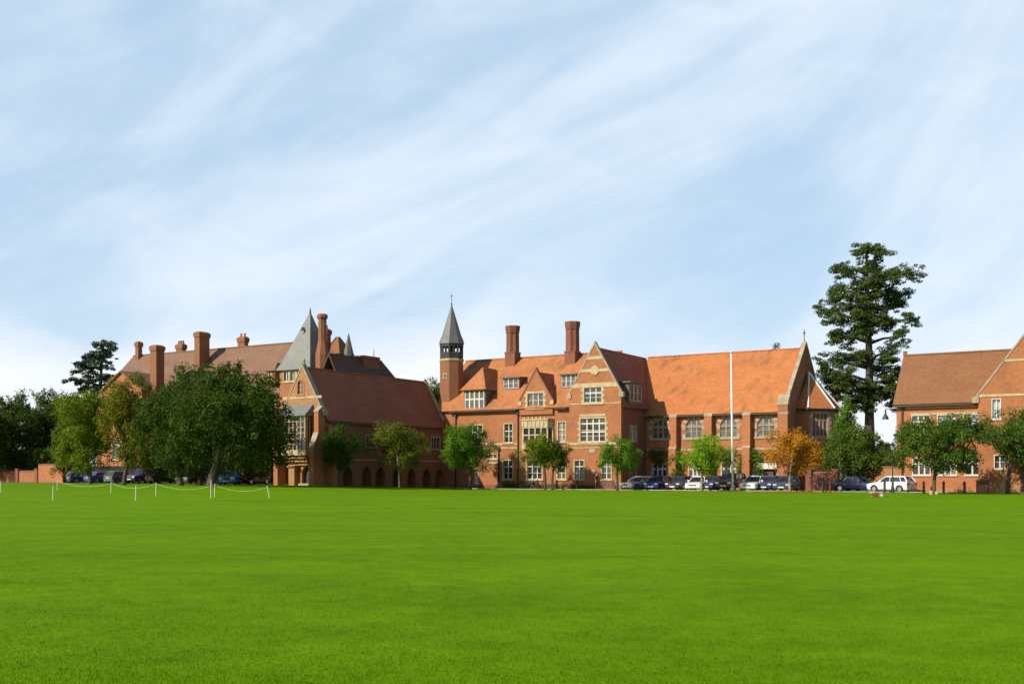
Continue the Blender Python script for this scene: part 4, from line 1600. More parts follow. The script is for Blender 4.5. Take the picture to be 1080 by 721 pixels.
def boarding_house():
    yf, yr = 97.5, 104.0
    Bh = Bld('boarding_house', 'long old brick house with faded brown roof and many stout chimneys behind the trees', 'building', TX1 - 30, yf)
    x1 = TX1 - TW + 0.3
    x0 = on_front(141, 0, yr)[0]
    zr = on_front(300, 362, yr)[1]
    ze = 11.6
    w = MB()
    prof = ((yf, -0.3), (yf + 13, -0.3), (yf + 13, ze), (yr, zr - 0.25), (yf, ze))
    w.extrude([(x0 + 0.3, y, z) for y, z in prof], [(x1, y, z) for y, z in prof])
    wall = Bh.put(w, 'wall', M['brick_brown'])
    f = front(yf)
    for k in range(7):
        a = x0 + 4.5 + k * 4.6
        if a > x1 - 1.5:
            break
        for zb in (1.4, 5.0, 8.4):
            window(Bh, 'b', f, a - 0.7, a + 0.7, zb, zb + 1.9, 2, 2, sw=0.14)
    Bh.carve(wall, 'b')
    rf = MB()
    sl = (zr - ze) / (yr - yf)
    e = 0.4
    rf.slab([(x0, yf - e, ze - e * sl + 0.12), (x1 + 0.5, yf - e, ze - e * sl + 0.12), (x1 + 0.5, yr, zr), (x0, yr, zr)], 0.14)
    rf.slab([(x0, yf + 13 + e, ze - e * sl + 0.12), (x1 + 0.5, yf + 13 + e, ze - e * sl + 0.12), (x1 + 0.5, yr + 0.001, zr), (x0, yr + 0.001, zr)], 0.14)
    for xx in span(x0, x1, 0.45):
        rf.box(xx, xx + 0.42, yr - 0.14, yr + 0.14, zr - 0.07, zr + 0.08)
    Bh.put(rf, 'roof', M['tile_mauve'])
    gutter(Bh, f, x0, x1, ze - e * sl + 0.05, 0.34)
    # front gable at the far end
    gy = yf - 2.0
    g0, g1 = on_front(107.5, 0, gy)[0], on_front(150, 0, gy)[0]
    ga = on_front(128.5, 0, gy)[0]
    gz, gf = on_front(128.5, 392, gy)[1], on_front(118, 412, gy)[1]
    g = MB()
    prof = [(g0, -0.3), (g1, -0.3), (g1, gf), (ga, gz), (g0, gf)]
    g.extrude([(x, gy, z) for x, z in prof], [(x, gy + 6, z) for x, z in prof])
    go = Bh.put(g, 'gable_wall', M['brick_pier'])
    fg = front(gy)
    for (u0, u1, v0, v1) in ((121.5, 127.5, 437, 449), (119, 128, 466, 484), (121, 127, 412, 422)):
        a0, a1 = on_front(u0, 0, gy)[0], on_front(u1, 0, gy)[0]
        window(Bh, 'gg', fg, a0, a1, on_front(124, v1, gy)[1], on_front(124, v0, gy)[1], 2, 2, sw=0.2, pane='glass_pale')
    Bh.carve(go, 'gg')
    gr = MB()
    s_ = (gz - gf) / (g1 - ga)
    for s, gx in ((1, g1), (-1, g0)):
        xe = gx + s * 0.3
        gr.slab([(xe, gy - 0.3, gf - 0.3 * s_ + 0.12), (xe, yf + 6, gf - 0.3 * s_ + 0.12), (ga + s * 0.001, yf + 6, gz + 0.15), (ga + s * 0.001, gy - 0.3, gz + 0.15)], 0.14)
    Bh.put(gr, 'gable_roof', M['tile_mauve'])
    # chimneys: (u centre, v top, width px, y, z bottom, depth, pots)
    for u, vt, wd, y, zb, d, p in ((146.3, 360, 0.62, yr - 0.4, 12.0, 0.7, 0), (213.0, 350, 0.95, yr - 2.6, 13.0, 1.75, 0), (191.0, 362.5, 1.25, yr + 1.2, 16.0, 0.7, 3), (256.3, 355, 1.25, yr + 0.6, 16.0, 0.7, 2)):
        x, zt = on_front(u, vt, y)
        chimney(Bh, x, y, zb, zt, wd, d, 'brick_brown', pots=p)
    y = yf - 0.9
    x, zt = on_front(165.8, 364, y)
    chimney(Bh, x, y, -0.3, zt, 1.15, 1.3, 'brick_brown')
    # little oriel dormer near the tower
    y = yf - 0.1
    a0, a1 = on_front(283, 0, y)[0], on_front(289.5, 0, y)[0]
    z0, z1 = on_front(286, 400, y)[1], on_front(286, 391, y)[1]
    d = MB()
    d.box(a0 - 0.1, a1 + 0.1, y, y + 3.0, z0 - 0.5, z1 + 0.05)
    do = Bh.put(d, 'dormer', M['brick'])
    window(Bh, None, front(y), a0, a1, z0, z1, 2, 2, proud=True, parent=do, surr=None, pane='glass_pale')
    t = MB()
    am = (a0 + a1) / 2
    zt = on_front(289, 382.5, y + 1)[1]
    t.slab([(a0 - 0.35, y - 0.35, z1), (a1 + 0.35, y - 0.35, z1), (am, y + 1.0, zt)], 0.1)
    t.slab([(a1 + 0.35, y - 0.35, z1), (a1 + 0.35, y + 3, z1), (am, y + 3, zt), (am, y + 1.0, zt)], 0.1)
    t.slab([(a0 - 0.35, y - 0.35, z1), (a0 - 0.35, y + 3, z1), (am - 0.001, y + 3, zt), (am - 0.001, y + 1.0, zt)], 0.1)
    Bh.put(t, 'dormer_roof', M['tile_mauve'], do)


boarding_house()


def slate_tower():
    T = Bld('stair_tower', 'square brick tower under a tall grey slate pyramid roof', 'tower', TX1 - TW / 2, TY)
    ze = on_front(310, 389.5, TY)[1]
    x0, x1 = TX1 - TW, TX1
    w = MB()
    w.box(x0 + 0.35, x1 - 0.35, TY + 0.35, TY + TW - 0.35, -0.3, ze)
    wo = T.put(w, 'wall', M['brick'])
    f = front(TY + 0.35)
    z0, z1 = on_front(305, 401.5, TY)[1], on_front(305, 391.5, TY)[1]
    for u in (299.5, 306.5, 313.5):
        a = on_front(u, 0, TY)[0]
        window(T, 't', f, a - 0.36, a + 0.36, z0, z1, 2, 1, surr='stone', sw=0.14)
    T.carve(wo, 't')
    xm, ym = (x0 + x1) / 2, TY + TW / 2
    za = on_front(327.2, 328.5, ym)[1]
    xm_ = on_front(327.2, 0, ym)[0]
    r = MB()
    c0 = [(x0, TY, ze), (x1, TY, ze), (x1, TY + TW, ze), (x0, TY + TW, ze)]
    k = 0.10
    zq = ze + (za - ze) * 0.13
    c1 = [(xm_ + (x - xm_) * 0.83, ym + (y - ym) * 0.83, zq) for x, y, _ in c0]
    ap = (xm_, ym, za)
    r.add(c0 + c1 + [ap], [(3, 2, 1, 0)] + [(i, (i + 1) % 4, 4 + (i + 1) % 4, 4 + i) for i in range(4)] + [(4 + i, 4 + (i + 1) % 4, 8) for i in range(4)])
    T.put(r, 'roof', M['slate'])
    fi = MB()
    fi.ngon(xm_, ym, [(0.14, za - 0.3), (0.10, za + 0.05), (0.03, za + 0.5)], 8)
    T.put(fi, 'finial', M['lead'])
    # lucarne
    zl = on_front(320, 349.5, ym - 1.0)[1]
    t = (za - zl) / (za - zq)
    yy = ym - TW / 2 * 0.83 * t
    xl = on_front(320.2, 0, yy)[0]
    l = MB()
    l.box(xl - 0.16, xl + 0.16, yy - 0.22, yy + 0.6, zl - 0.2, zl + 0.2)
    lo = T.put(l, 'lucarne', M['white'])
    l2 = MB()
    l2.extrude([(xl + a, yy - 0.36, z) for a, z in ((-0.25, zl + 0.17), (0.25, zl + 0.17), (0, zl + 0.5))], [(xl + a, yy + 0.9, z) for a, z in ((-0.25, zl + 0.17), (0.25, zl + 0.17), (0, zl + 0.5))])
    l2.box(xl - 0.1, xl + 0.1, yy - 0.24, yy - 0.2, zl - 0.14, zl + 0.14)
    T.put(l2, 'lucarne_roof', M['lead'], lo)


slate_tower()


def rear_range():
    xr = TX1 + 2.6
    Rr = Bld('rear_range', 'dark shaded rear range with octagonal chimney stack and small fleche above the red roof', 'building', xr, 100)
    y0 = 97.0
    hw = 2.3
    zr = on_side(365, 374.5, xr)[1]
    ze = zr - 4.6
    y1 = on_side(402, 382, xr)[0]
    w = MB()
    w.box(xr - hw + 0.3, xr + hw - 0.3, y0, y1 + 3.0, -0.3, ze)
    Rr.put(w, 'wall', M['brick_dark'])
    r = MB()
    for s in (-1, 1):
        r.slab([(xr + s * hw, y0 - 0.3, ze), (xr + s * hw, y1 + 3.4, ze), (xr + s * 0.001, y1, zr), (xr + s * 0.001, y0 - 0.3, zr)], 0.15)
    r.slab([(xr - hw, y1 + 3.4, ze), (xr + hw, y1 + 3.4, ze), (xr, y1, zr)], 0.15)
    Rr.put(r, 'roof', M['tile_shaded'])
    # octagonal stack with flared foot, against the tower
    xs_ = TX1 + 0.9
    y, zt = on_side(340, 331, xs_)
    zz = lambda v: on_side(340, v, xs_)[1]
    m = MB()
    m.ngon(xs_, y, [(0.85, 8.0), (0.85, zz(374)), (0.52, zz(360)), (0.50, zz(336.5))], 8, math.pi / 8)
    m.ngon(xs_, y, [(0.56, zz(336.5)), (0.66, zz(335)), (0.66, zz(332.5)), (0.45, zz(331))], 8, math.pi / 8)
    Rr.put(m, 'chimney', M['brick_brown'])
    y, zt = on_side(347.5, 346.5, xs_ + 1)
    chimney(Rr, xs_ + 1 - 3.0, y + 3, zr - 1, on_front(346.5, 346.5, y + 3)[1], 0.7, 0.7, 'brick_stack', pots=1)
    # hipped louvre roof, lit on the side to the sun
    xk = xr - 3.2
    ya, _ = on_side(353, 0, xk)
    zt = on_side(356, 356, xk)[1]
    zb = on_side(356, 375, xk)[1]
    xk, _ = on_front(356.5, 0, ya)
    k = MB()
    k.box(xk - 1.0, xk + 1.0, ya - 1.0, ya + 1.0, zb - 3.0, zb + 0.2)
    ko = Rr.put(k, 'louvre', M['timber'])
    k = MB()
    k.ngon(xk, ya, [(2.1, zb), (1.9, zb + 0.15), (0.25, zt)], 4, math.pi / 4)
    Rr.put(k, 'louvre_roof', M['tile_brown'], ko)
    # fleche
    yk, _ = on_side(368, 0, xr - 1.0)
    xk, zt = on_front(367.6, 351.5, yk)
    zb = on_front(367.6, 376, yk)[1]
    k = MB()
    k.ngon(xk, yk, [(0.55, zb - 2.0), (0.55, zb - 0.2), (0.72, zb), (0.04, zt)], 8, math.pi / 8)
    Rr.put(k, 'fleche', M['lead'])
    # block of stacks
    yk, _ = on_side(391, 0, xr + 0.3)
    zt, zb = on_side(391, 376.5, xr)[1], on_side(391, 396, xr)[1]
    y_a, y_b = on_side(384, 0, xr + 0.6)[0], on_side(399.5, 0, xr + 0.6)[0]
    k = MB()
    k.box(xr - 0.6, xr + 0.6, y_a, y_b, zb - 2.0, zt - 0.3)
    k.box(xr - 0.72, xr + 0.72, y_a - 0.12, y_b + 0.12, zt - 0.3, zt)
    Rr.put(k, 'chimney', M['brick_stack'])
    k = MB()
    yq, zq = on_side(395, 368, xr)
    k.tube([(xr - 0.1, yq, zt - 0.5), (xr - 0.1, yq, zq)], [0.07, 0.03], 6)
    Rr.put(k, 'finial', M['lead'])


rear_range()


# ======== newer block at the end of the lawn
def new_block():
    yf = 102.4
    gy = yf - 0.5
    x0, _ = on_front(945.5, 0, yf)
    N_ = Bld('classroom_block', 'plain orange brick block with brown roof, white windows and a broad front gable', 'building', x0, yf)
    hw = 4.4
    ze = on_front(985, 422, yf)[1]
    zr = on_front(1000, 372.3, yf + hw)[1]
    gx0, gfz = on_front(1028, 417.5, gy)
    sl_u, sl_z = on_front(1080, 352.5, gy)
    slope = (sl_z - gfz) / (sl_u - gx0)
    ghw = 5.1
    gxa, gza = gx0 + ghw, gfz + slope * ghw
    gx1 = gx0 + 2 * ghw
    x1 = gx1 + 14
    f, fg = front(yf), front(gy)
    zz = lambda u, v, pl: on_front(u, v, pl)[1]
    w = MB()
    prof = ((yf, -0.3), (yf + 2 * hw, -0.3), (yf + 2 * hw, ze), (yf + hw, zr - 0.25), (yf, ze))
    w.extrude([(x0, y, z) for y, z in prof], [(x1, y, z) for y, z in prof])
    wo = N_.put(w, 'wall', M['brick_pier'])
    g = MB()
    prof = [(gx0 + 0.3, -0.3), (gx1 - 0.3, -0.3), (gx1 - 0.3, gfz), (gxa, gza - 0.1), (gx0 + 0.3, gfz)]
    g.extrude([(x, gy, z) for x, z in prof], [(x, yf - 0.003, z) for x, z in prof])
    go = N_.put(g, 'gable_wall', M['brick'])

    def rc(u0, u1, v0, v1, pl):
        um = (u0 + u1) / 2
        return on_front(u0, 0, pl)[0], on_front(u1, 0, pl)[0], zz(um, v1, pl), zz(um, v0, pl)
    window(N_, 'w', f, *rc(962, 980.5, 438, 457.5, yf), 3, 2, surr='white', sw=0.05, tran=[0.66], pane='glass', mull=0.12, bar=0.03)
    window(N_, 'w', f, *rc(989, 1007.5, 437.5, 457.3, yf), 3, 2, surr='white', sw=0.05, tran=[0.66], pane='glass_pale', mull=0.12, bar=0.03)
    window(N_, 'w', f, *rc(1016.5, 1033.6, 437, 457, yf + 0.01), 2, 2, surr='white', sw=0.05, tran=[0.66], pane='glass_pale', mull=0.12, bar=0.03)
    for u0, u1 in ((963, 981), (990.5, 1008.5)):
        window(N_, 'w', f, *rc(u0, u1, 483, 500.5, yf), 3, 2, surr='white', sw=0.05, tran=[0.66], mull=0.12, bar=0.03)
    window(N_, 'w', f, *rc(1018, 1033, 482.5, 500.5, yf), 2, 2, surr='white', sw=0.05, tran=[0.66], mull=0.12, bar=0.03)
    window(N_, 'g', fg, *rc(1046.5, 1055.2, 421, 441.5, gy), 2, 3, surr='white', sw=0.05, pane='glass_pale', mull=0.10, bar=0.03)
    window(N_, 'g', fg, *rc(1049, 1060, 480, 494, gy), 2, 2, surr='white', sw=0.05, mull=0.11, bar=0.03)
    window(N_, 'g', fg, *rc(1082, 1092, 480, 494, gy), 2, 2, surr='white', sw=0.05, mull=0.11, bar=0.03)
    N_.carve(wo, 'w')
    N_.carve(go, 'g')
    st = MB()
    band(st, f, x0 + 1.2, gx0 + 0.2, zz(990, 437, yf), zz(990, 434.8, yf), 0.05)
    for va, vb in ((415.4, 417.8), (463.6, 465.6)):
        band(st, fg, gx0 + 0.35, gx1 - 0.35, zz(1055, vb, gy), zz(1055, va, gy), 0.05)
    za, zb = zz(1065, 381, gy), zz(1065, 378.6, gy)
    hz = lambda z: (gza - z) / slope
    st.fpoly(fg, [(gxa - hz(za) + 0.05, za), (gxa + hz(za) - 0.05, za), (gxa + hz(zb) - 0.05, zb), (gxa - hz(zb) + 0.05, zb)], -0.03, 0.05)
    N_.put_each(st, 'stone_band', M['stone'])
    pl = MB()
    pl.fbox(fg, gx0 + 0.25, gx1 - 0.25, -0.3, 0.95, -0.02, 0.09)
    pl.fbox(f, x0 - 0.05, gx0 + 0.24, -0.3, 0.3, -0.02, 0.07)
    N_.put(pl, 'plinth', M['brick_gold'])
    r = MB()
    sl = (zr - ze) / hw
    e = 0.4
    r.slab([(x0 - 0.25, yf - e, ze - e * sl + 0.12), (x1, yf - e, ze - e * sl + 0.12), (x1, yf + hw, zr), (x0 - 0.25, yf + hw, zr)], 0.14)
    r.slab([(x0 - 0.25, yf + 2 * hw + e, ze - e * sl + 0.12), (x1, yf + 2 * hw + e, ze - e * sl + 0.12), (x1, yf + hw + 0.001, zr), (x0 - 0.25, yf + hw + 0.001, zr)], 0.14)
    for xx in span(x0 - 0.25, x1 - 0.5, 0.42):
        r.box(xx, xx + 0.4, yf + hw - 0.13, yf + hw + 0.13, zr - 0.06, zr + 0.08)
    r.box(x0 - 0.28, x0 + 0.05, yf + hw - 0.1, yf + hw + 0.1, zr, zr + 0.4)
    N_.put(r, 'roof', M['tile_brown'])
    gr = MB()
    for s in (-1, 1):
        gr.slab([(gxa + s * ghw, gy + 0.2, gfz - 0.1), (gxa + s * ghw, yf + 8, gfz - 0.1), (gxa + s * 0.001, yf + 8, gza - 0.25), (gxa + s * 0.001, gy + 0.2, gza - 0.25)], 0.12)
    N_.put(gr, 'gable_roof', M['tile_brown'])
    gable_coping(N_, fg, (gx0 + 0.1, gfz - 0.2), (gxa, gza - 0.1), (gx1 - 0.1, gfz - 0.2), 0.15, 0.4, 0.05, 'stone_grey', kneeler=True)
    gutter(N_, f, x0 - 0.2, gx0 - 0.1, ze - e * sl + 0.05, 0.34)
    downpipe(N_, f, x0 + 0.5, 0, ze - 0.7)
    dp = MB()
    a = on_front(1078, 0, gy)[0]
    dp.fbox(fg, a - 0.1, a + 0.1, 0.2, 7, 0.04, 0.2)
    N_.put(dp, 'downpipe', M['post_red'])
    # bracket lantern on the corner
    la, lz = on_front(933.6, 438.5, yf)
    l = MB()
    l.tube([(x0 + 0.05, yf + 0.12, lz + 0.62), (la, yf + 0.12, lz + 0.62)], 0.03, 6)
    l.tube([(x0 + 0.02, yf + 0.12, lz + 0.1), (la + 0.5, yf + 0.12, lz + 0.6)], 0.022, 6)
    lo = N_.put(l, 'lantern_bracket', M['dark'])
    l = MB()
    l.ngon(la, yf + 0.12, [(0.30, lz - 0.30), (0.26, lz - 0.12), (0.10, lz + 0.15), (0.05, lz + 0.62)], 10)
    N_.put(l, 'lantern', M['dark'], lo)


new_block()


# ---------------------------------------------------------------- walls and hedges
def garden_wall(name, label, x0, x1, y, h, mat, th=0.3, piers=(), cat='wall', cop='brick_dark'):
    X, Y = to_world(x0, y)
    z = ground(X, Y)
    root = empty(name, (X, Y, 0), -ANG)
    tag(root, label, cat)
    ofs = (x0, y, 0)
    mb = MB()
    mb.box(x0, x1, y - th / 2, y + th / 2, -0.3, z + h)
    mb.build('wall', mat, root, ofs)
    c = MB()
    c.extrude([(x0 - 0.02, y - th / 2 - 0.06, z + h), (x0 - 0.02, y + th / 2 + 0.06, z + h), (x0 - 0.02, y, z + h + 0.16)], [(x1 + 0.02, y - th / 2 - 0.06, z + h), (x1 + 0.02, y + th / 2 + 0.06, z + h), (x1 + 0.02, y, z + h + 0.16)])
    c.build('coping', M[cop], root, ofs)
    for px in piers:
        p = MB()
        p.box(px - 0.28, px + 0.28, y - 0.3, y + 0.3, -0.3, z + h + 0.3)
        p.box(px - 0.34, px + 0.34, y - 0.36, y + 0.36, z + h + 0.3, z + h + 0.42)
        p.build('pier', M['brick_dark'], root, ofs)
    return root


wl = 93.0
fx = lambda u, y: on_front(u, 0, y)[0]
garden_wall('brick_wall', 'low brick garden wall with piers in front of the dark trees', fx(-40, wl), fx(40.6, wl), wl, 1.45, M['brick'], piers=[fx(u, wl) for u in (-18, 2, 19.5, 40)])
garden_wall('brick_wall', 'taller sunlit orange brick wall beside the low garden wall', fx(41.5, wl - 0.6), fx(67, wl - 0.6), wl - 0.6, 2.3, M['brick_pier'])
garden_wall('boundary_fence', 'boundary fence darkened with painted tree shade behind the row of parked cars', fx(67.5, wl + 1.2), fx(290, wl + 1.2), wl + 1.2, 2.0, M['fence'], 0.12, cat='fence', cop='fence')
garden_wall('brick_wall', 'weathered brown wall running between the apse and the classroom block', fx(888, 118), fx(947, 118), 118.0, 2.3, M['brick_gold'])
garden_wall('brick_wall', 'dark red wall with square piers in front of the apse', fx(851, 103.2), fx(882, 103.2), 103.2, 1.7, M['brick_dark'], piers=[fx(853.5, 103.2), fx(881.5, 103.2)])


# ---------------------------------------------------------------- foliage
def leaf_quads(rng, centres, radii, counts, size, squash=1.0, out_bias=0.8, up=0.25, jitter=0.7):
    cs, ns = [], []
    for c, r, n in zip(centres, radii, counts):
        d = rng.normal(size=(n, 3))
        d /= np.linalg.norm(d, axis=1)[:, None]
        rad = r * (0.55 + 0.45 * rng.random(n) ** 0.6) * (1 + jitter * (rng.random(n) - 0.5))
        p = d * rad[:, None]
        p[:, 2] *= squash
        cs.append(np.asarray(c) + p)
        nn = d * out_bias + rng.normal(size=(n, 3)) * 0.45
        nn[:, 2] += up
        ns.append(nn)
    c = np.concatenate(cs)
    n = np.concatenate(ns)
    n /= np.linalg.norm(n, axis=1)[:, None]
    a = rng.normal(size=n.shape)
    t = np.cross(n, a)
    t /= np.linalg.norm(t, axis=1)[:, None]
    b = np.cross(n, t)
    s = size * (0.6 + 0.8 * rng.random(len(c)))[:, None]
    e = 0.55 + 0.35 * rng.random(len(c))[:, None]
    return np.stack([c - t * s * 0.5, c + b * s * e * 0.5, c + t * s * 0.5, c - b * s * e * 0.5], 1)


def crown_clumps(rng, cz, rx, rz, n, cr, shape='round', hollow=0.35, lobes=None):
    """clump centres inside an uneven crown, biased to its surface"""
    pts, rad = [], []
    nl = int(min(15, 6 + rx * 1.6))
    lob = []
    for i in range(nl):
        zt = -0.80 + 1.62 * (i + 0.5 * rng.random()) / nl
        az = i * 2.4 + 0.7 * rng.random()
        w = math.sqrt(max(0.05, 1 - zt * zt))
        if shape == 'cone':
            w *= 0.95 - 0.62 * (zt + 1) / 2
        elif shape == 'dome':
            w = math.sqrt(max(0.05, 1 - max(zt, 0) ** 2)) * (1.0 if zt > -0.5 else 0.88)
        elif shape == 'egg':
            w *= 1.12 - 0.5 * (zt + 1) / 2
        q = w * (0.42 + 0.34 * rng.random())
        lr = 0.33 + 0.22 * rng.random()
        if shape == 'cone':
            lr *= 0.9 - 0.35 * (zt + 1) / 2
        lob.append((q * math.cos(az), q * math.sin(az), zt * 0.72, lr))
    lob.append((0, 0, 0.05, 0.5 if shape != 'cone' else 0.3))
    if shape != 'cone':
        lob.append((0.06, 0.0, 0.60, 0.42))
        lob.append((0.0, 0.1, -0.55, 0.46))
    if shape == 'cone':
        lob.append((0, 0, 0.8, 0.16))
    wts = np.array([l[3] ** 2 for l in lob])
    wts /= wts.sum()
    while len(pts) < n:
        lx, ly, lz, lr = lob[rng.choice(len(lob), p=wts)]
        d = rng.normal(size=3)
        d /= np.linalg.norm(d)
        q = lr * (hollow + (1 - hollow) * rng.random() ** 0.4)
        pts.append(((lx + d[0] * q) * rx, (ly + d[1] * q) * rx, cz + (lz + d[2] * q * 0.9) * rz))
        rad.append(cr * (0.36 + 0.70 * rng.random()))
    return pts, rad


SEED = [11]


def tree(name, label, u, Y, v_top, v_low, wpx, mat, bark='bark', u_trunk=None, shape='round', leaf=0.24, dens=1.0, trunk_r=None, group=None, cat='tree', clumps=None, cr=None, v_base=None, hollow=0.35, seed=None):
    SEED[0] += 1
    rng = np.random.default_rng(seed or SEED[0])
    X, Y, gz = at(u, Y)
    s = Y / F
    zt = EYE + (HV - v_top) * s - gz
    zl = EYE + (HV - v_low) * s - gz
    rx = wpx * s / 2 * 1.16
    rz = (zt - zl) / 2
    cz = (zt + zl) / 2
    root = empty(name, (X, Y, gz))
    tag(root, label, cat, group)
    tr = trunk_r or max(0.09, 0.022 * zt)
    # crown
    n = clumps or int(40 + rx * rz * 15)
    c_r = cr or min(0.8, 0.24 * min(rx, rz) + 0.10)
    k_ = 1.0 - 0.45 * c_r / max(rx, c_r * 1.6)
    pts, rad = crown_clumps(rng, cz, rx * k_, max(0.2, rz - 0.35 * c_r), n, c_r, shape, hollow)
    leaf *= 0.68
    cnt = [max(8, int(dens * 8.5 * r * r / (leaf * leaf))) for r in rad]
    co = leaf_quads(rng, pts, rad, cnt, leaf)
    # stray sprays to break the outline
    m = int(len(pts) * 0.35)
    idx = rng.choice(len(pts), m)
    stray = [np.array(pts[i]) + (np.array(pts[i]) - np.array((0, 0, cz))) * (0.03 + 0.10 * rng.random()) for i in idx]
    co2 = leaf_quads(rng, stray, [c_r * 0.35] * m, [max(8, int(20 * dens))] * m, leaf)
    poly_cloud('crown', np.concatenate([co, co2]), mat, root)
    # trunk and limbs
    tb = MB()
    tx = ((u_trunk - u) * s if u_trunk else 0.0)
    lean = 0.02 * zt * (rng.random() - 0.5)
    fork = max(zl + 0.15 * rz, 0.5)
    tb.tube([(tx, 0, -0.15), (tx, 0, 0.25), (tx * 0.95 + lean * 0.5, 0, fork * 0.6), (tx * 0.75 + lean, 0, fork), (lean, 0, cz), (0, 0, cz + rz * 0.6)],
            [tr * 1.5, tr * 1.08, tr, tr * 0.9, tr * 0.5, tr * 0.15], 9)
    for k in range(7):
        az = k * 2.4 + rng.random()
        q = rng.choice(len(pts))
        t = np.array(pts[q])
        zb = fork + (cz - fork) * rng.random() * 0.9
        mid = (t + np.array((tx * 0.75 + lean, 0, zb))) / 2 + np.array((0, 0, 0.1 * rz))
        tb.tube([(tx * 0.75 + lean, 0, zb), tuple(mid), tuple(t)], [tr * 0.5, tr * 0.32, tr * 0.1], 6)
    tb.build('trunk', M[bark], root, smooth=True)
    return root


def pad_tree(name, label, u, Y, v_base, pads, mat, trunk, tr, leaf=0.34, squash=0.42, cr=0.8, seed=3, dens=1.0, bark='bark', upt=0.6, drop=-0.5):
    """conifer built of flat layered pads: pads = (u0, u1, v0, v1) in the picture give each pad's width and height; they spread round the stem"""
    rng = np.random.default_rng(seed)
    X, Y, gz = at(u, Y)
    s = Y / F
    root = empty(name, (X, Y, gz))
    tag(root, label, 'tree')
    tb = MB()
    path = [((uu - u) * s, 0.0, EYE + (HV - v) * s - gz) for uu, v in trunk]
    path[0] = (path[0][0], 0, -0.2)
    n = len(path)
    tb.tube(path, [tr * (1.25 if i == 0 else 1 - 0.85 * i / (n - 1)) for i in range(n)], 10)

    def stem_at(z):
        for a, b in zip(path, path[1:]):
            if a[2] <= z <= b[2]:
                t = (z - a[2]) / (b[2] - a[2])
                return a[0] + (b[0] - a[0]) * t
        return path[-1][0]
    pts, rad, cnt = [], [], []
    for j, (u0, u1, v0, v1) in enumerate(pads):
        xc = ((u0 + u1) / 2 - u) * s
        hw = (u1 - u0) / 2 * s
        zc = EYE + (HV - (v0 + v1) / 2) * s - gz
        hh = abs(v1 - v0) / 2 * s
        yc = (rng.random() - 0.5) * 1.6 * min(2.6, max(0.6, abs(xc)))
        k = max(9, int(hw * hh * 17) + 8)
        for _ in range(k):
            a, q = rng.random() * 6.283, rng.random() ** 0.42
            r_ = cr * (0.35 + 0.8 * rng.random() ** 1.5)
            ex = hw * (0.97 if rng.random() < 0.3 else 0.80)
            pts.append((xc + ex * q * math.cos(a), yc + min(ex, 2.4) * q * math.sin(a), zc + drop * abs(q) * hh + hh * 0.9 * (rng.random() * 2 - 1)))
            rad.append(r_)
            cnt.append(int(dens * 9 * r_ * r_ * 0.8 / (leaf * leaf)) + 6)
        sx = stem_at(zc - 0.6)
        zb = max(0.5, zc - 0.5 - 0.12 * abs(xc - sx))
        end = (xc + (0.55 * hw if xc > sx else -0.55 * hw), yc * 1.1, zc - 0.1)
        tb.tube([(stem_at(zb), 0, zb), ((stem_at(zb) + xc) / 2, yc * 0.5, (zb + zc) / 2 + 0.1), end], [tr * 0.34, tr * 0.22, tr * 0.07], 6)
    poly_cloud('crown', leaf_quads(rng, pts, rad, cnt, leaf, squash, 0.5, upt), mat, root)
    tb.build('trunk', M[bark], root, smooth=True)
    return root


# small trees along the lawn edge
LT = lambda u, y=97.0: y / ((u - CU) / F * SN + CS)
tree('young_tree', 'small dark green tree in the shade of the arcaded wing', 357.5, 104.5, 446, 497, 37, L_DARK, u_trunk=358, leaf=0.2)
tree('young_tree', 'olive yellow tree with a pale trunk in front of the arcade', 419, 110.5, 442.5, 497, 52, L_OLIVE, 'bark_pale', 421, leaf=0.22, trunk_r=0.11)
tree('young_tree', 'bright green tree at the inner corner below the bell turret', 494, 116.0, 445, 498, 50, L_GREEN, u_trunk=496, leaf=0.22)
tree('young_tree', 'mid green tree in front of the stone bay window', 569, LT(572), 455, 498, 44, L_LIMEDARK, u_trunk=575, leaf=0.2)
tree('young_tree', 'round dark green tree touching the tree by the bay window', 587, LT(586, 98), 463, 498, 30, L_DARK, u_trunk=582.5, leaf=0.2)
tree('young_tree', 'green tree standing by the corner of the big front gable', 651, LT(651), 458.5, 500, 46, L_GREEN, u_trunk=651, shape='dome', leaf=0.2, trunk_r=0.13)
tree('young_tree', 'yellow green round tree among the parked cars by the hall', 742.5, LT(742), 456.5, 502.5, 47, L_LIME, 'bark_pale', 740, leaf=0.2, trunk_r=0.12)
tree('autumn_tree', 'orange autumn tree at the end of the hall', 836.5, LT(835), 448.5, 503, 58, L_ORANGE, 'bark_pale', 833, leaf=0.21, dens=0.8, trunk_r=0.13)
tree('broad_tree', 'wide dark green tree between the apse and the lamp post', 903, 103.0, 446, 507, 72, L_MID, u_trunk=905, shape='dome', leaf=0.22)
tree('columnar_tree', 'narrow upright yellow green tree rising beside the apse', 893, 107.0, 408, 500, 34, L_GREEN, u_trunk=893, shape='cone', leaf=0.22)
tree('round_tree', 'round olive green tree in front of the brown roofed block', 990, 88.5, 436, 502, 86, L_MID, u_trunk=985, shape='dome', leaf=0.22, dens=1.35, trunk_r=0.14)
tree('round_tree', 'dark green tree in front of the broad gable', 1077, 90.0, 427, 494, 86, L_MID, u_trunk=1063, leaf=0.22, seed=77)
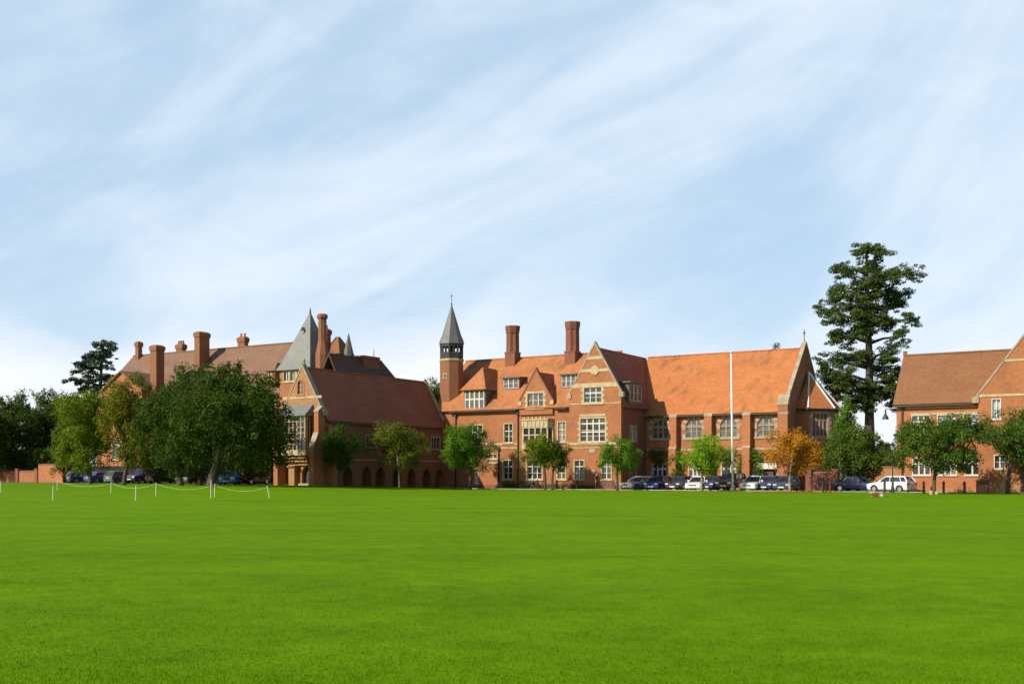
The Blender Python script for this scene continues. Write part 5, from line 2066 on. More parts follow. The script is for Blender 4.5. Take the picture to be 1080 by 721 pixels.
# the tall tree groups on the house side
tree('oak_tree', 'huge spreading dark green tree before the slate tower', 240, 97.0, 378, 502, 130, L_OAK, u_trunk=223, leaf=0.30, trunk_r=0.36, clumps=520, cr=0.95, hollow=0.3, shape='dome')
tree('oak_tree', 'broad dark green tree filling the gap between the two other big dark crowns', 205, 109.0, 385, 506, 92, L_OAK, u_trunk=211, leaf=0.28, trunk_r=0.28, clumps=320, cr=0.9, shape='dome')
tree('oak_tree', 'dark green tree crowding against the huge spreading tree', 183, 106.0, 398, 506, 80, L_OAK, u_trunk=190, leaf=0.28, trunk_r=0.3, clumps=260, cr=0.85, shape='dome')
tree('turning_tree', 'tree turning gold in front of the far end gable', 137, 112.0, 389, 503, 58, L_TURN, u_trunk=131, leaf=0.24, dens=0.8, trunk_r=0.2, hollow=0.3)
tree('lime_tree', 'yellow green tree standing beside the far end gable', 89, 122.0, 403, 502, 60, L_LIMEDARK, u_trunk=95, leaf=0.28, trunk_r=0.25, shape='dome')
tree('dark_tree', 'dark rounded evergreen filling the far corner over the low wall', 12, 158.0, 410, 507, 70, L_DARK, leaf=0.34, trunk_r=0.3, shape='dome')
tree('dark_tree', 'dark evergreen between the far corner and the cedar', 52, 165.0, 408, 507, 56, L_DARK, leaf=0.34, trunk_r=0.3, shape='dome')
tree('dark_tree', 'dark evergreen standing at the foot of the cedar', 80, 160.0, 412, 507, 46, L_OAK, leaf=0.34, trunk_r=0.3, shape='dome')
tree('dark_tree', 'dark tree at the edge of the view behind the low wall', -22, 150.0, 418, 502, 60, L_OAK, leaf=0.34, trunk_r=0.3, shape='dome')
tree('garden_shrub', 'low green shrub beside the bright blue car', 262, 116.0, 478, 508, 34, L_OLIVE, leaf=0.24, cat='shrub', shape='dome')
tree('garden_shrub', 'grey green shrub at the end of the taller orange wall', 72, 140.0, 482, 508, 30, L_OLIVE, leaf=0.26, cat='shrub', shape='dome')
for u_, v_, w_, m_, l_ in ((168, 466, 46, L_OAK, 'dark leafy bush behind the dark maroon car'), (207, 470, 48, L_DARK, 'dark leafy bush behind the grey green estate'),
                           (282, 470, 40, L_OAK, 'dark leafy bush beside the porch of the arcaded wing'), (240, 468, 50, L_DARK, 'dark leafy bush behind the bright blue car')):
    tree('garden_bush', l_, u_, 126.0, v_, 508, w_, m_, leaf=0.26, cat='bush', shape='dome')
# trees seen over and between the roofs
tree('distant_tree', 'tree top just showing over the hall ridge', 818, 165.0, 359, 430, 22, L_OAK, leaf=0.3)
tree('distant_tree', 'tree beyond the gap beside the bell turret', 456, 160.0, 397, 470, 32, L_OLIVE, leaf=0.3)
tree('distant_tree', 'dark tree behind the lamp post and weathered wall', 926, 126.0, 462, 510, 56, L_DARK, leaf=0.3, shape='dome')
tree('distant_tree', 'leafy tree behind the lamp post at the block corner', 946, 120.0, 470, 506, 30, L_MID, leaf=0.3, shape='dome')

pad_tree('scots_pine', 'very tall pine with layered branches between the hall and the brown roof', 916, 118.0, 500,
         [(893, 940, 255, 271), (880, 908, 272, 292), (904, 938, 268, 284), (905, 950, 282, 298), (930, 966, 281, 298), (876, 918, 296, 312), (912, 950, 298, 312),
          (938, 970, 299, 314), (865, 892, 308, 326), (884, 925, 306, 326), (900, 932, 290, 304), (896, 938, 316, 334), (930, 958, 386, 410), (865, 890, 392, 412), (918, 962, 312, 326), (862, 890, 322, 340), (882, 926, 326, 343), (925, 977, 327, 343),
          (900, 945, 335, 348), (872, 906, 344, 362), (893, 922, 345, 358), (935, 955, 344, 364), (862, 896, 366, 392), (880, 916, 364, 380), (924, 944, 362, 382),
          (866, 905, 384, 404), (920, 955, 372, 396), (924, 950, 392, 420), (872, 912, 400, 420), (888, 926, 412, 432), (938, 952, 405, 428), (897, 926, 368, 386), (900, 934, 398, 420)],
         L_PINE, [(917, 517), (917, 440), (917, 380), (915, 330), (914, 290), (914, 262)], 0.58, leaf=0.165, cr=0.64, squash=0.52, bark='bark', dens=1.75)
pad_tree('cedar_tree', 'dark cedar with flat tiers of branches beyond the yellow green tree', 104, 170.0, 500,
         [(98, 126, 358, 368), (92, 124, 366, 377), (84, 112, 372, 381), (100, 125, 378, 390), (76, 106, 381, 389), (69, 96, 387, 393), (64, 92, 397, 403), (88, 124, 391, 403),
          (72, 108, 401, 412), (92, 122, 404, 420), (70, 112, 414, 430), (80, 120, 428, 450)],
         L_CEDAR, [(107, 515), (106, 450), (106, 400), (109, 362)], 0.6, leaf=0.20, cr=0.60, squash=0.5, seed=8, bark='bark', dens=2.0)


def climber(label, u0, u1, v0, v1, y, seed, mat=None):
    rng = np.random.default_rng(seed)
    x0, x1 = fx(u0, y), fx(u1, y)
    zt, zb = on_front((u0 + u1) / 2, v0, y)[1], on_front((u0 + u1) / 2, v1, y)[1]
    X, Y = to_world((x0 + x1) / 2, y)
    root = empty('climbing_plant', (X, Y, 0), -ANG)
    tag(root, label, 'climber', 'climbing plants on the hall wall')
    n = int((x1 - x0) * (zt - zb) * 5) + 6
    pts, rad = [], []
    for _ in range(n):
        t = rng.random()
        w = 1 - 0.35 * (1 - t)
        pts.append(((rng.random() - 0.5) * (x1 - x0) * w, -0.12 - 0.2 * rng.random(), zb + (zt - zb) * t))
        rad.append(0.32 + 0.2 * rng.random())
    poly_cloud('foliage', leaf_quads(rng, pts, rad, [44] * n, 0.15), mat or L_IVY, root)
    st = MB()
    for k in range(3):
        a = (rng.random() - 0.5) * (x1 - x0) * 0.3
        st.tube([(a, -0.12, -0.1), (a * 1.4, -0.1, zb), (a * 2.2, -0.1, (zb + zt) / 2)], [0.05, 0.04, 0.015], 6)
    st.build('stem', M['bark'], root)


climber('dark climber over the window nearest the big gable', 686, 704, 475.5, 489, HF, 41, L_DARK)
climber('bright climber on the first buttress from the big gable', 704, 722, 477, 502, HF - 0.4, 42)
climber('climber beside the flagpole under the arched windows', 757, 778, 474, 489, HF, 43)
climber('climber spreading by the fourth buttress near the doorway', 778, 789, 474, 500, HF - 0.2, 45)
climber('climber around the doorway behind the orange tree', 792, 806, 476, 502, HF - 0.3, 44)


def hedge(label, u0, u1, y, h, mat, seed, depth=0.7, leaf=0.08):
    rng = np.random.default_rng(seed)
    x0, x1 = fx(u0, y), fx(u1, y)
    X, Y = to_world((x0 + x1) / 2, y)
    root = empty('clipped_hedge', (X, Y, ground(X, Y)), -ANG)
    tag(root, label, 'hedge')
    L_ = x1 - x0
    n = int(L_ * 9 * (2.5 if h > 2 else 1))
    pts = [((rng.random() - 0.5) * (L_ - 0.3), (rng.random() - 0.5) * (depth - 0.3), 0.18 + (h - 0.3) * rng.random()) for _ in range(n)]
    poly_cloud('foliage', leaf_quads(rng, pts, [0.2 if h < 2 else 0.42] * n, [60] * n, leaf), mat, root)
    st = MB()
    for k in range(int(L_ / 0.8)):
        st.tube([(-L_ / 2 + 0.4 + k * 0.8, 0, -0.1), (-L_ / 2 + 0.4 + k * 0.8, 0, h * 0.7)], [0.03, 0.015], 5)
    st.build('stem', M['bark'], root)


hedge('low clipped green hedge under the ground floor windows', 529, 599.5, MF - 0.7, 0.95, L_MID, 51)
hedge('low dark planting at the foot of the big front gable', 601, 634, GF - 0.6, 0.5, L_TURN, 52)


hedge('tall dark hedge behind the low garden wall and its piers', -40, 70, 96.5, 4.6, L_DARK, 53, 1.8, 0.2)


# ---------------------------------------------------------------- cars
def car_master(kind):
    P = {'hatch': dict(L=4.0, W=1.72, H=1.47, hood=0.90, belt=0.94, ws=-0.85, wr=-0.15, rr=1.55, re=1.93, zb=0.2, wr_=0.30, tail=0.96),
         'saloon': dict(L=4.5, W=1.76, H=1.42, hood=0.84, belt=0.90, ws=-0.80, wr=-0.05, rr=1.15, re=1.70, zb=0.2, wr_=0.31, tail=0.94),
         'suv': dict(L=4.5, W=1.84, H=1.74, hood=1.06, belt=1.12, ws=-0.95, wr=-0.35, rr=1.95, re=2.18, zb=0.3, wr_=0.36, tail=1.12),
         'estate': dict(L=4.5, W=1.76, H=1.48, hood=0.86, belt=0.92, ws=-0.85, wr=-0.1, rr=1.85, re=2.18, zb=0.2, wr_=0.31, tail=0.94)}[kind]
    L_, W, H = P['L'], P['W'], P['H']
    root = empty('parked_car', (0, 0, 0))
    hw = W / 2
    zb, hd, bt = P['zb'], P['hood'], P['belt']
    yf, yb = -L_ / 2, L_ / 2
    st = [(yf, 0.80, zb + 0.12, hd * 0.66), (yf + 0.06, 0.90, zb + 0.04, hd * 0.76), (yf + 0.22, 0.965, zb, hd * 0.86), (yf + 0.6, 0.99, zb, hd * 0.94),
          (P['ws'] - 0.05, 1.0, zb, hd), (P['ws'] + 0.2, 1.0, zb, bt), (0.4, 1.0, zb, bt), (P['rr'], 1.0, zb, bt + 0.02), (P['re'] + (0.02 if yb - P['re'] < 0.3 else 0.1), 0.985, zb, P['tail']),
          (yb - 0.08, 0.94, zb + 0.03, P['tail'] * 0.97), (yb, 0.84, zb + 0.12, P['tail'] * 0.88)]
    mb = MB()
    ring = []
    for y, k, z0, z1 in st:
        w = hw * k
        m = z0 + (z1 - z0) * 0.55
        ring.append([(-w * 0.88, y, z0), (-w * 0.985, y, z0 + 0.10), (-w, y, m), (-w * 0.965, y, z1 - 0.07), (-w * 0.90, y, z1),
                     (0, y, z1 + 0.025), (w * 0.90, y, z1), (w * 0.965, y, z1 - 0.07), (w, y, m), (w * 0.985, y, z0 + 0.10), (w * 0.88, y, z0)])
    n = 11
    vs = [p for r in ring for p in r]
    fs = [(i * n + k, i * n + (k + 1) % n, (i + 1) * n + (k + 1) % n, (i + 1) * n + k) for i in range(len(ring) - 1) for k in range(n)]
    fs += [list(range(n)), [(len(ring) - 1) * n + k for k in range(n)]]
    mb.add(vs, fs)
    body = mb.build('body', PAINT['silver'], root)
    wy = (yf + 0.80, yb - 0.78)
    cut = MB()
    for y in wy:
        for s in (-1, 1):
            r = P['wr_'] + 0.07
            pts = [(y + r * math.cos(t * math.pi / 10), P['wr_'] + r * math.sin(t * math.pi / 10)) for t in range(20)]
            a, b = (hw - 0.28, hw + 0.2) if s > 0 else (-hw - 0.2, -hw + 0.28)
            cut.extrude([(a, yy, z) for yy, z in pts], [(b, yy, z) for yy, z in pts])
    carve(body, cut)
    # cabin: painted roof and pillars over a glass house
    b0, b1, t0, t1 = P['ws'] - 0.02, P['re'], P['wr'], P['rr']
    ch = MB()
    bw, tw = hw * 0.885, hw * 0.70
    zr = H - 0.07

    def cab(ins, zlo, zhi, shrink=0.0):
        f = lambda q: (zlo_ + (q - zlo_))
        pts = []
        for z in (zlo, zhi):
            t = (z - bt + 0.03) / (zr - bt + 0.03)
            y0, y1 = b0 + (t0 - b0) * t, b1 + (t1 - b1) * t
            w = bw + (tw - bw) * t
            pts.append([(-w + ins, y0 + ins * 1.2, z), (w - ins, y0 + ins * 1.2, z), (w - ins, y1 - ins, z), (-w + ins, y1 - ins, z)])
        return pts
    lo, hi = cab(0.012, bt - 0.03, zr - 0.02)
    ch.extrude(lo, hi)
    ch.build('window_glass', M['glass_car'], root)
    rf = MB()
    w0 = tw + 0.015
    rings = []
    for z, g in ((zr - 0.05, 0.0), (zr, -0.0), (zr + 0.05, -0.09), (H, -0.30)):
        rings.append([(-w0 - g, t0 - 0.02 - g, z), (w0 + g, t0 - 0.02 - g, z), (w0 + g, t1 + 0.02 + g, z), (-w0 - g, t1 + 0.02 + g, z)])
    vs = [p for r in rings for p in r]
    # keep the roof inside its outline
    vs = []
    for z, g in ((zr - 0.05, 0.0), (zr, 0.0), (zr + 0.05, 0.07), (H, 0.28)):
        vs += [(-w0 + g, t0 - 0.02 + g, z), (w0 - g, t0 - 0.02 + g, z), (w0 - g, t1 + 0.02 - g, z), (-w0 + g, t1 + 0.02 - g, z)]
    rf.add(vs, [(0, 1, 2, 3), (12, 13, 14, 15)] + [(i * 4 + k, i * 4 + (k + 1) % 4, (i + 1) * 4 + (k + 1) % 4, (i + 1) * 4 + k) for i in range(3) for k in range(4)])
    rf.build('roof', PAINT['silver'], root)
    for s in (-1, 1):
        for (ya, yt, q) in ((b0, t0, 0.045), (b1, t1, 0.07), (0.25, 0.25, 0.04), ((b1 + 0.25) / 2 + 0.25, (t1 + 0.25) / 2 + 0.2, 0.04)):
            pl = MB()
            pl.tube([(s * (bw + 0.0), ya, bt - 0.03), (s * (tw + 0.0), yt, zr)], q, 6)
            pl.build('pillar', PAINT['silver'], root)
    for y in wy:
        for s in (-1, 1):
            w = MB()
            r = P['wr_']
            prof = [(r * 0.9, 0.0), (r, 0.03), (r, 0.17), (r * 0.9, 0.2)]
            vs, m = [], 18
            for rr, d in prof:
                for k in range(m):
                    t = 2 * math.pi * k / m
                    vs.append((s * (hw - 0.205 + d), y + rr * math.cos(t), r + rr * math.sin(t)))
            fs = [(i * m + k, i * m + (k + 1) % m, (i + 1) * m + (k + 1) % m, (i + 1) * m + k) for i in range(3) for k in range(m)] + [list(range(m)), [3 * m + k for k in range(m)]]
            w.add(vs, fs)
            wo = w.build('wheel', M['tyre'], root)
            rim = MB()
            rc = [(s * (hw - 0.002), y + r * 0.66 * math.cos(2 * math.pi * k / m), r + r * 0.66 * math.sin(2 * math.pi * k / m)) for k in range(m)]
            rim.extrude([(p[0] - s * 0.05, p[1], p[2]) for p in rc], rc)
            rim.build('rim', M['chrome'], wo)
    for s in (-1, 1):
        h = MB()
        h.box(*sorted((s * hw * 0.48, s * hw * 0.86)), yf - 0.0, yf + 0.20, hd * 0.66, hd * 0.80)
        h.build('headlight', M['lamp_clear'], root)
        h = MB()
        h.box(*sorted((s * hw * 0.62, s * hw * 0.90)), yb - 0.12, yb + 0.015, P['tail'] * 0.66, P['tail'] * 0.86)
        h.build('tail_light', M['lamp_red'], root)
        h = MB()
        h.box(*sorted((s * (hw * 0.93), s * (hw + 0.13))), P['ws'] + 0.25, P['ws'] + 0.37, bt, bt + 0.14)
        h.build('mirror', PAINT['silver'], root)
    h = MB()
    h.box(-hw * 0.42, hw * 0.42, yf - 0.012, yf + 0.1, zb + 0.28, zb + 0.40)
    h.build('grille', M['dark'], root)
    h = MB()
    h.box(-0.26, 0.26, yf - 0.03, yf + 0.05, zb + 0.13, zb + 0.24)
    h.build('number_plate', M['plate'], root)
    h = MB()
    h.box(-0.26, 0.26, yb - 0.05, yb + 0.03, zb + 0.38, zb + 0.49)
    h.build('number_plate', M['plate_y'], root)
    return root


MASTERS = {k: car_master(k) for k in ('hatch', 'saloon', 'suv', 'estate')}
used = set()


def car(kind, colour, label, u, Y, rz, group, glass_col=None):
    m = MASTERS[kind]
    if kind in used:
        r = copy_tree(m)
    else:
        r = m
        used.add(kind)
    X, Y, z = at(u, Y)
    r.location = (X, Y, z + 0.012)
    r.rotation_euler = (0, 0, rz)
    tag(r, label, 'car', group)
    for ch in kids(r):
        if ch.name.split('.')[0] in ('body', 'roof', 'pillar', 'mirror'):
            ch.material_slots[0].link = 'OBJECT'
            ch.material_slots[0].material = PAINT[colour]
    return r


GH = 'cars parked in front of the hall'
yc = 101.6
YC = lambda u, y=yc: y / ((u - CU) / F * SN + CS)
RZ = -ANG
car('saloon', 'silver', 'silver saloon at the gable end of the row by the hall', 674, YC(674), RZ + R(-14), GH)
car('hatch', 'blue', 'blue hatchback next to the silver saloon', 694.5, YC(694.5), RZ, GH)
car('hatch', 'black', 'black hatchback under the bright climber', 717, YC(717), RZ, GH)
car('saloon', 'white', 'white car behind the yellow green tree', 737, YC(737), RZ + R(6), GH)
car('hatch', 'navy', 'navy car between the yellow green tree and the tall dark car', 752, YC(752, 102.2), RZ, GH)
car('suv', 'brown', 'tall dark brown car beside the flagpole', 771, YC(771, 102.0), RZ, GH)
car('estate', 'white', 'white estate car beyond the flagpole', 796, YC(796), RZ, GH)
car('hatch', 'navy', 'dark blue hatchback in front of the doorway', 812, YC(812, 102.3), RZ, GH)
car('estate', 'teal', 'slate blue estate under the orange tree', 829, YC(829, 102.2), RZ + R(5), GH)
car('saloon', 'navy', 'dark saloon under the wide dark green tree', 906, YC(906, 103.0), RZ + R(78), GH)
car('hatch', 'white', 'white car standing by the lamp post', 940, YC(940, 100.5), RZ - R(107), GH)
GL = 'cars parked below the big trees'
yl_ = 89.8
car('hatch', 'navy', 'navy hatchback nearest the taller orange wall', 89, YC(89, yl_), RZ + R(160), GL)
car('saloon', 'blue', 'blue saloon second from the taller orange wall', 109, YC(109, yl_), RZ + R(175), GL)
car('hatch', 'grey', 'grey green hatchback half hidden by the gold tinged tree trunk', 128, YC(128, yl_), RZ + R(180), GL)
car('suv', 'navy', 'dark tall car with pale windscreen between the two trunks', 150, YC(150, yl_), RZ + R(8), GL)
car('saloon', 'maroon', 'dark maroon low car in the tree shade', 174, YC(174, yl_ + 0.6), RZ + R(178), GL)
car('estate', 'grey', 'grey green estate beside the big trunk', 201, YC(201, yl_ - 0.5), RZ + R(20), GL)
car('hatch', 'bright', 'bright blue hatchback past the big trunk', 242.5, 114.0, R(4), GL)
car('saloon', 'black', 'black saloon between the bright blue car and the arcaded wing', 266, 117.5, RZ + R(10), GL)


# ---------------------------------------------------------------- posts, rope, poles, lamps
def flagpole():
    X, Y, z = at_base(772.8, 517.8)
    root = empty('flagpole', (X, Y, z))
    tag(root, 'tall white flagpole standing at the lawn edge before the hall', 'flagpole')
    h = (517.8 - 372.5) / F * Y
    m = MB()
    lx = -0.16
    m.tube([(0, 0, -0.1), (lx * 0.5, 0, h * 0.5), (lx, 0, h)], [0.115, 0.095, 0.06], 12)
    m.build('pole', M['white_gloss'], root, smooth=True)
    m = MB()
    m.ngon(lx, 0, [(0.05, h - 0.02), (0.13, h + 0.06), (0.13, h + 0.14), (0.03, h + 0.22)], 10)
    m.build('finial', M['white'], root)
    m = MB()
    m.ngon(0, 0, [(0.26, -0.1), (0.26, 0.08), (0.17, 0.12), (0.15, 0.6), (0.11, 0.62)], 12)
    m.build('base', M['white'], root)
    m = MB()
    m.tube([(0.09, -0.10, 0.9), (0.02 + lx, -0.09, h - 0.1)], 0.008, 4)
    m.build('halyard', M['rope'], root)


flagpole()


def lamp_post():
    X, Y, z = at_base(941.5, 519.6)
    root = empty('lamp_post', (X, Y, z))
    tag(root, 'black lamp post with a lantern head beside the white car', 'lamp post')
    h = (519.6 - 466) / F * Y
    m = MB()
    m.ngon(0, 0, [(0.14, -0.1), (0.14, 0.5), (0.10, 0.55), (0.10, 1.0), (0.055, 1.1), (0.045, h - 0.75)], 10)
    m.build('post', M['dark'], root)
    m = MB()
    m.ngon(0, 0, [(0.05, h - 0.75), (0.13, h - 0.72), (0.20, h - 0.32)], 6)
    m.build('lantern_glass', M['glass_pale'], root)
    m = MB()
    m.ngon(0, 0, [(0.25, h - 0.32), (0.24, h - 0.27), (0.08, h - 0.05), (0.03, h)], 6)
    m.build('lantern_cap', M['dark'], root)


lamp_post()


def bollards():
    m = MB()
    m.ngon(0, 0, [(0.10, -0.1), (0.10, 0.80), (0.125, 0.82), (0.125, 0.88), (0.09, 0.92), (0.10, 0.98), (0.03, 1.04)], 10)
    me = m.mesh('bollard', M['dark'])
    me2 = m.mesh('bollard_maroon', M['post_red'])
    for i, (u, v, red, lab) in enumerate(((567, 515.9, 0, 'dark bollard by the walking person in a pale blue top'), (587.3, 516.2, 0, 'dark bollard by the trunk of the round dark green tree'),
                                  (608.2, 516.4, 0, 'dark bollard before the tall ground floor window of the big gable'), (867.8, 518.9, 0, 'dark bollard in front of the apse wall'),
                                  (875.5, 519.0, 1, 'maroon bollard next to the pier of the apse wall'), (933, 519.3, 0, 'dark bollard in front of the door of the white car'),
                                  (974.2, 520.0, 1, 'maroon bollard between the white car and the olive green tree'), (995.2, 520.2, 1, 'maroon bollard just past the trunk of the olive green tree'),
                                  (1017.2, 520.3, 1, 'maroon bollard nearest the low notice board'))):
        o = bpy.data.objects.new('bollard', me2 if red else me)
        COL.objects.link(o)
        o.location = at_base(u, v)
        tag(o, lab, 'bollard', 'bollards along the lawn edge')


bollards()


def notice_board():
    X, Y, z = at_base(1036, 520.4)
    root = empty('notice_board', (X, Y, z), -ANG)
    tag(root, 'low dark red board on two posts at the foot of the broad gable', 'sign')
    m = MB()
    m.box(-0.46, 0.46, -0.05, 0.05, 0.72, 1.12)
    m.build('board', M['post_red'], root)
    for s in (-1, 1):
        m = MB()
        m.box(s * 0.42 - 0.055, s * 0.42 + 0.055, 0.052, 0.16, -0.2, 1.14)
        m.build('post', M['post_red'], root)


notice_board()


def stake(label, u, v0, v1, mat):
    X, Y, z = at_base(u, v1)
    o = MB()
    h = (v1 - v0) / F * Y
    o.ngon(0, 0, [(0.06, -0.2), (0.06, h - 0.05), (0.02, h)], 8)
    ob = o.build('tree_stake', mat)
    ob.location = (X, Y, z)
    tag(ob, label, 'stake')


stake('pale wooden stake beside the trunk of the dark tree by the broad gable', 1058.5, 493, 520.6, M['bark_pale'])


def rope_fence():
    rp = [(60.3, 506, 516.8), (117, 508, 519.6), (164.3, 508.6, 523), (226.3, 509.8, 524.2), (284.5, 512, 525.2)]
    fp_ = [(0.5, 506.5, 518.5), (55.7, 512, 528), (143, 512, 527.8), (222.3, 506, 525.6)]
    tops = []
    labs = {60.3: 'white rope post nearest the taller orange wall', 117: 'white rope post in front of the blue saloon', 164.3: 'white rope post in front of the dark maroon car',
            226.3: 'shorter white post of the pair near the bright blue car', 284.5: 'leaning white post at the corner of the rope by the gable', 0.5: 'white post at the very edge of the lawn by the low wall',
            55.7: 'white post standing alone in front of the taller orange wall', 143: 'white post standing alone in front of the dark tall car', 222.3: 'taller white post of the pair near the bright blue car'}
    for u, vt, vb in rp + fp_:
        X, Y, z = at_base(u, vb)
        h = (vb - vt) / F * Y
        m = MB()
        lean = -0.16 if u == 284.5 else 0.02
        m.tube([(0, 0, -0.1), (lean * 0.5, 0, h * 0.5), (lean, 0, h - 0.04), (lean, 0, h)], [0.027, 0.027, 0.027, 0.015], 8)
        o = m.build('rope_post', M['white'])
        o.location = (X, Y, z)
        tag(o, labs[u], 'post', 'white posts on the lawn')
        if (u, vt, vb) in rp:
            tops.append(Vector((X + lean, Y, z + h - 0.08)))
    m = MB()
    for a, b in zip(tops, tops[1:]):
        sag = 0.32
        m.tube([a.lerp(b, t / 14) - Vector((0, 0, sag * 4 * (t / 14) * (1 - t / 14))) for t in range(15)], 0.0075, 6)
    o = m.build('rope', M['rope'])
    tag(o, 'pale rope hanging in shallow swags between the white posts', 'rope')


rope_fence()


# stones round the foot of the olive tree
def tree_guard():
    X, Y, z = at(983, 87.6)
    for i, (dx, h) in enumerate(((-0.16, 0.30), (0.28, 0.24))):
        m = MB()
        m.ngon(0, 0, [(0.13, -0.05), (0.14, h * 0.7), (0.09, h)], 7, 0.3 * i)
        o = m.build('marker_stone', M['stone'])
        o.location = (X + dx, Y - 0.25, z)
        tag(o, ('larger pale stone at the foot of the olive green tree', 'smaller pale stone at the foot of the olive green tree')[i], 'stone')


tree_guard()


def bench():
    X, Y, z = at_base(641, 516.6)
    root = empty('park_bench', (X, Y, z), -ANG + math.pi)
    tag(root, 'dark wooden bench by the tree at the big gable corner', 'bench')
    m = MB()
    for k in range(3):
        m.box(-0.85, 0.85, -0.22 + k * 0.15, -0.10 + k * 0.15, 0.42, 0.46)
    m.build('seat', M['wood'], root)
    m = MB()
    for k in range(3):
        m.box(-0.85, 0.85, 0.24, 0.28, 0.52 + k * 0.14, 0.62 + k * 0.14)
    m.build('backrest', M['wood'], root)
    for sx in (-0.75, 0.75):
        m = MB()
        m.box(sx - 0.04, sx + 0.04, -0.20, -0.12, -0.1, 0.42)
        m.build('leg', M['wood'], root)
        m = MB()
        m.box(sx - 0.04, sx + 0.04, 0.285, 0.345, -0.1, 0.96)
        m.build('leg', M['wood'], root)
        m = MB()
        m.box(sx - 0.05, sx + 0.05, -0.22, 0.24, 0.62, 0.67)
        m.build('armrest', M['wood'], root)


bench()


# ---------------------------------------------------------------- people and the dog
def skin_mesh(name, verts, edges, radii, mat, parent, root=0, sub=2):
    me = bpy.data.meshes.new(name)
    me.from_pydata(verts, edges, [])
    o = bpy.data.objects.new(name, me)
    COL.objects.link(o)
    md = o.modifiers.new('skin', 'SKIN')
    md.use_smooth_shade = True
    for i, r in enumerate(radii):
        sv = me.skin_vertices[0].data[i]
        sv.radius = (r, r) if not isinstance(r, tuple) else r
        sv.use_root = i == root
    sd = o.modifiers.new('sub', 'SUBSURF')
    sd.levels = sd.render_levels = sub
    m2 = evaluate(o)
    bpy.data.objects.remove(o)
    bpy.data.meshes.remove(me)
    m2.name = name
    m2.materials.clear()
    m2.materials.append(mat)
    o = bpy.data.objects.new(name, m2)
    COL.objects.link(o)
    o.parent = parent
    return o


SKIN = plain('skin', (0.45, 0.27, 0.19), 0.6, var=0.06)
HAIR = plain('hair', (0.035, 0.022, 0.015), 0.6, var=0.3, scale=20)


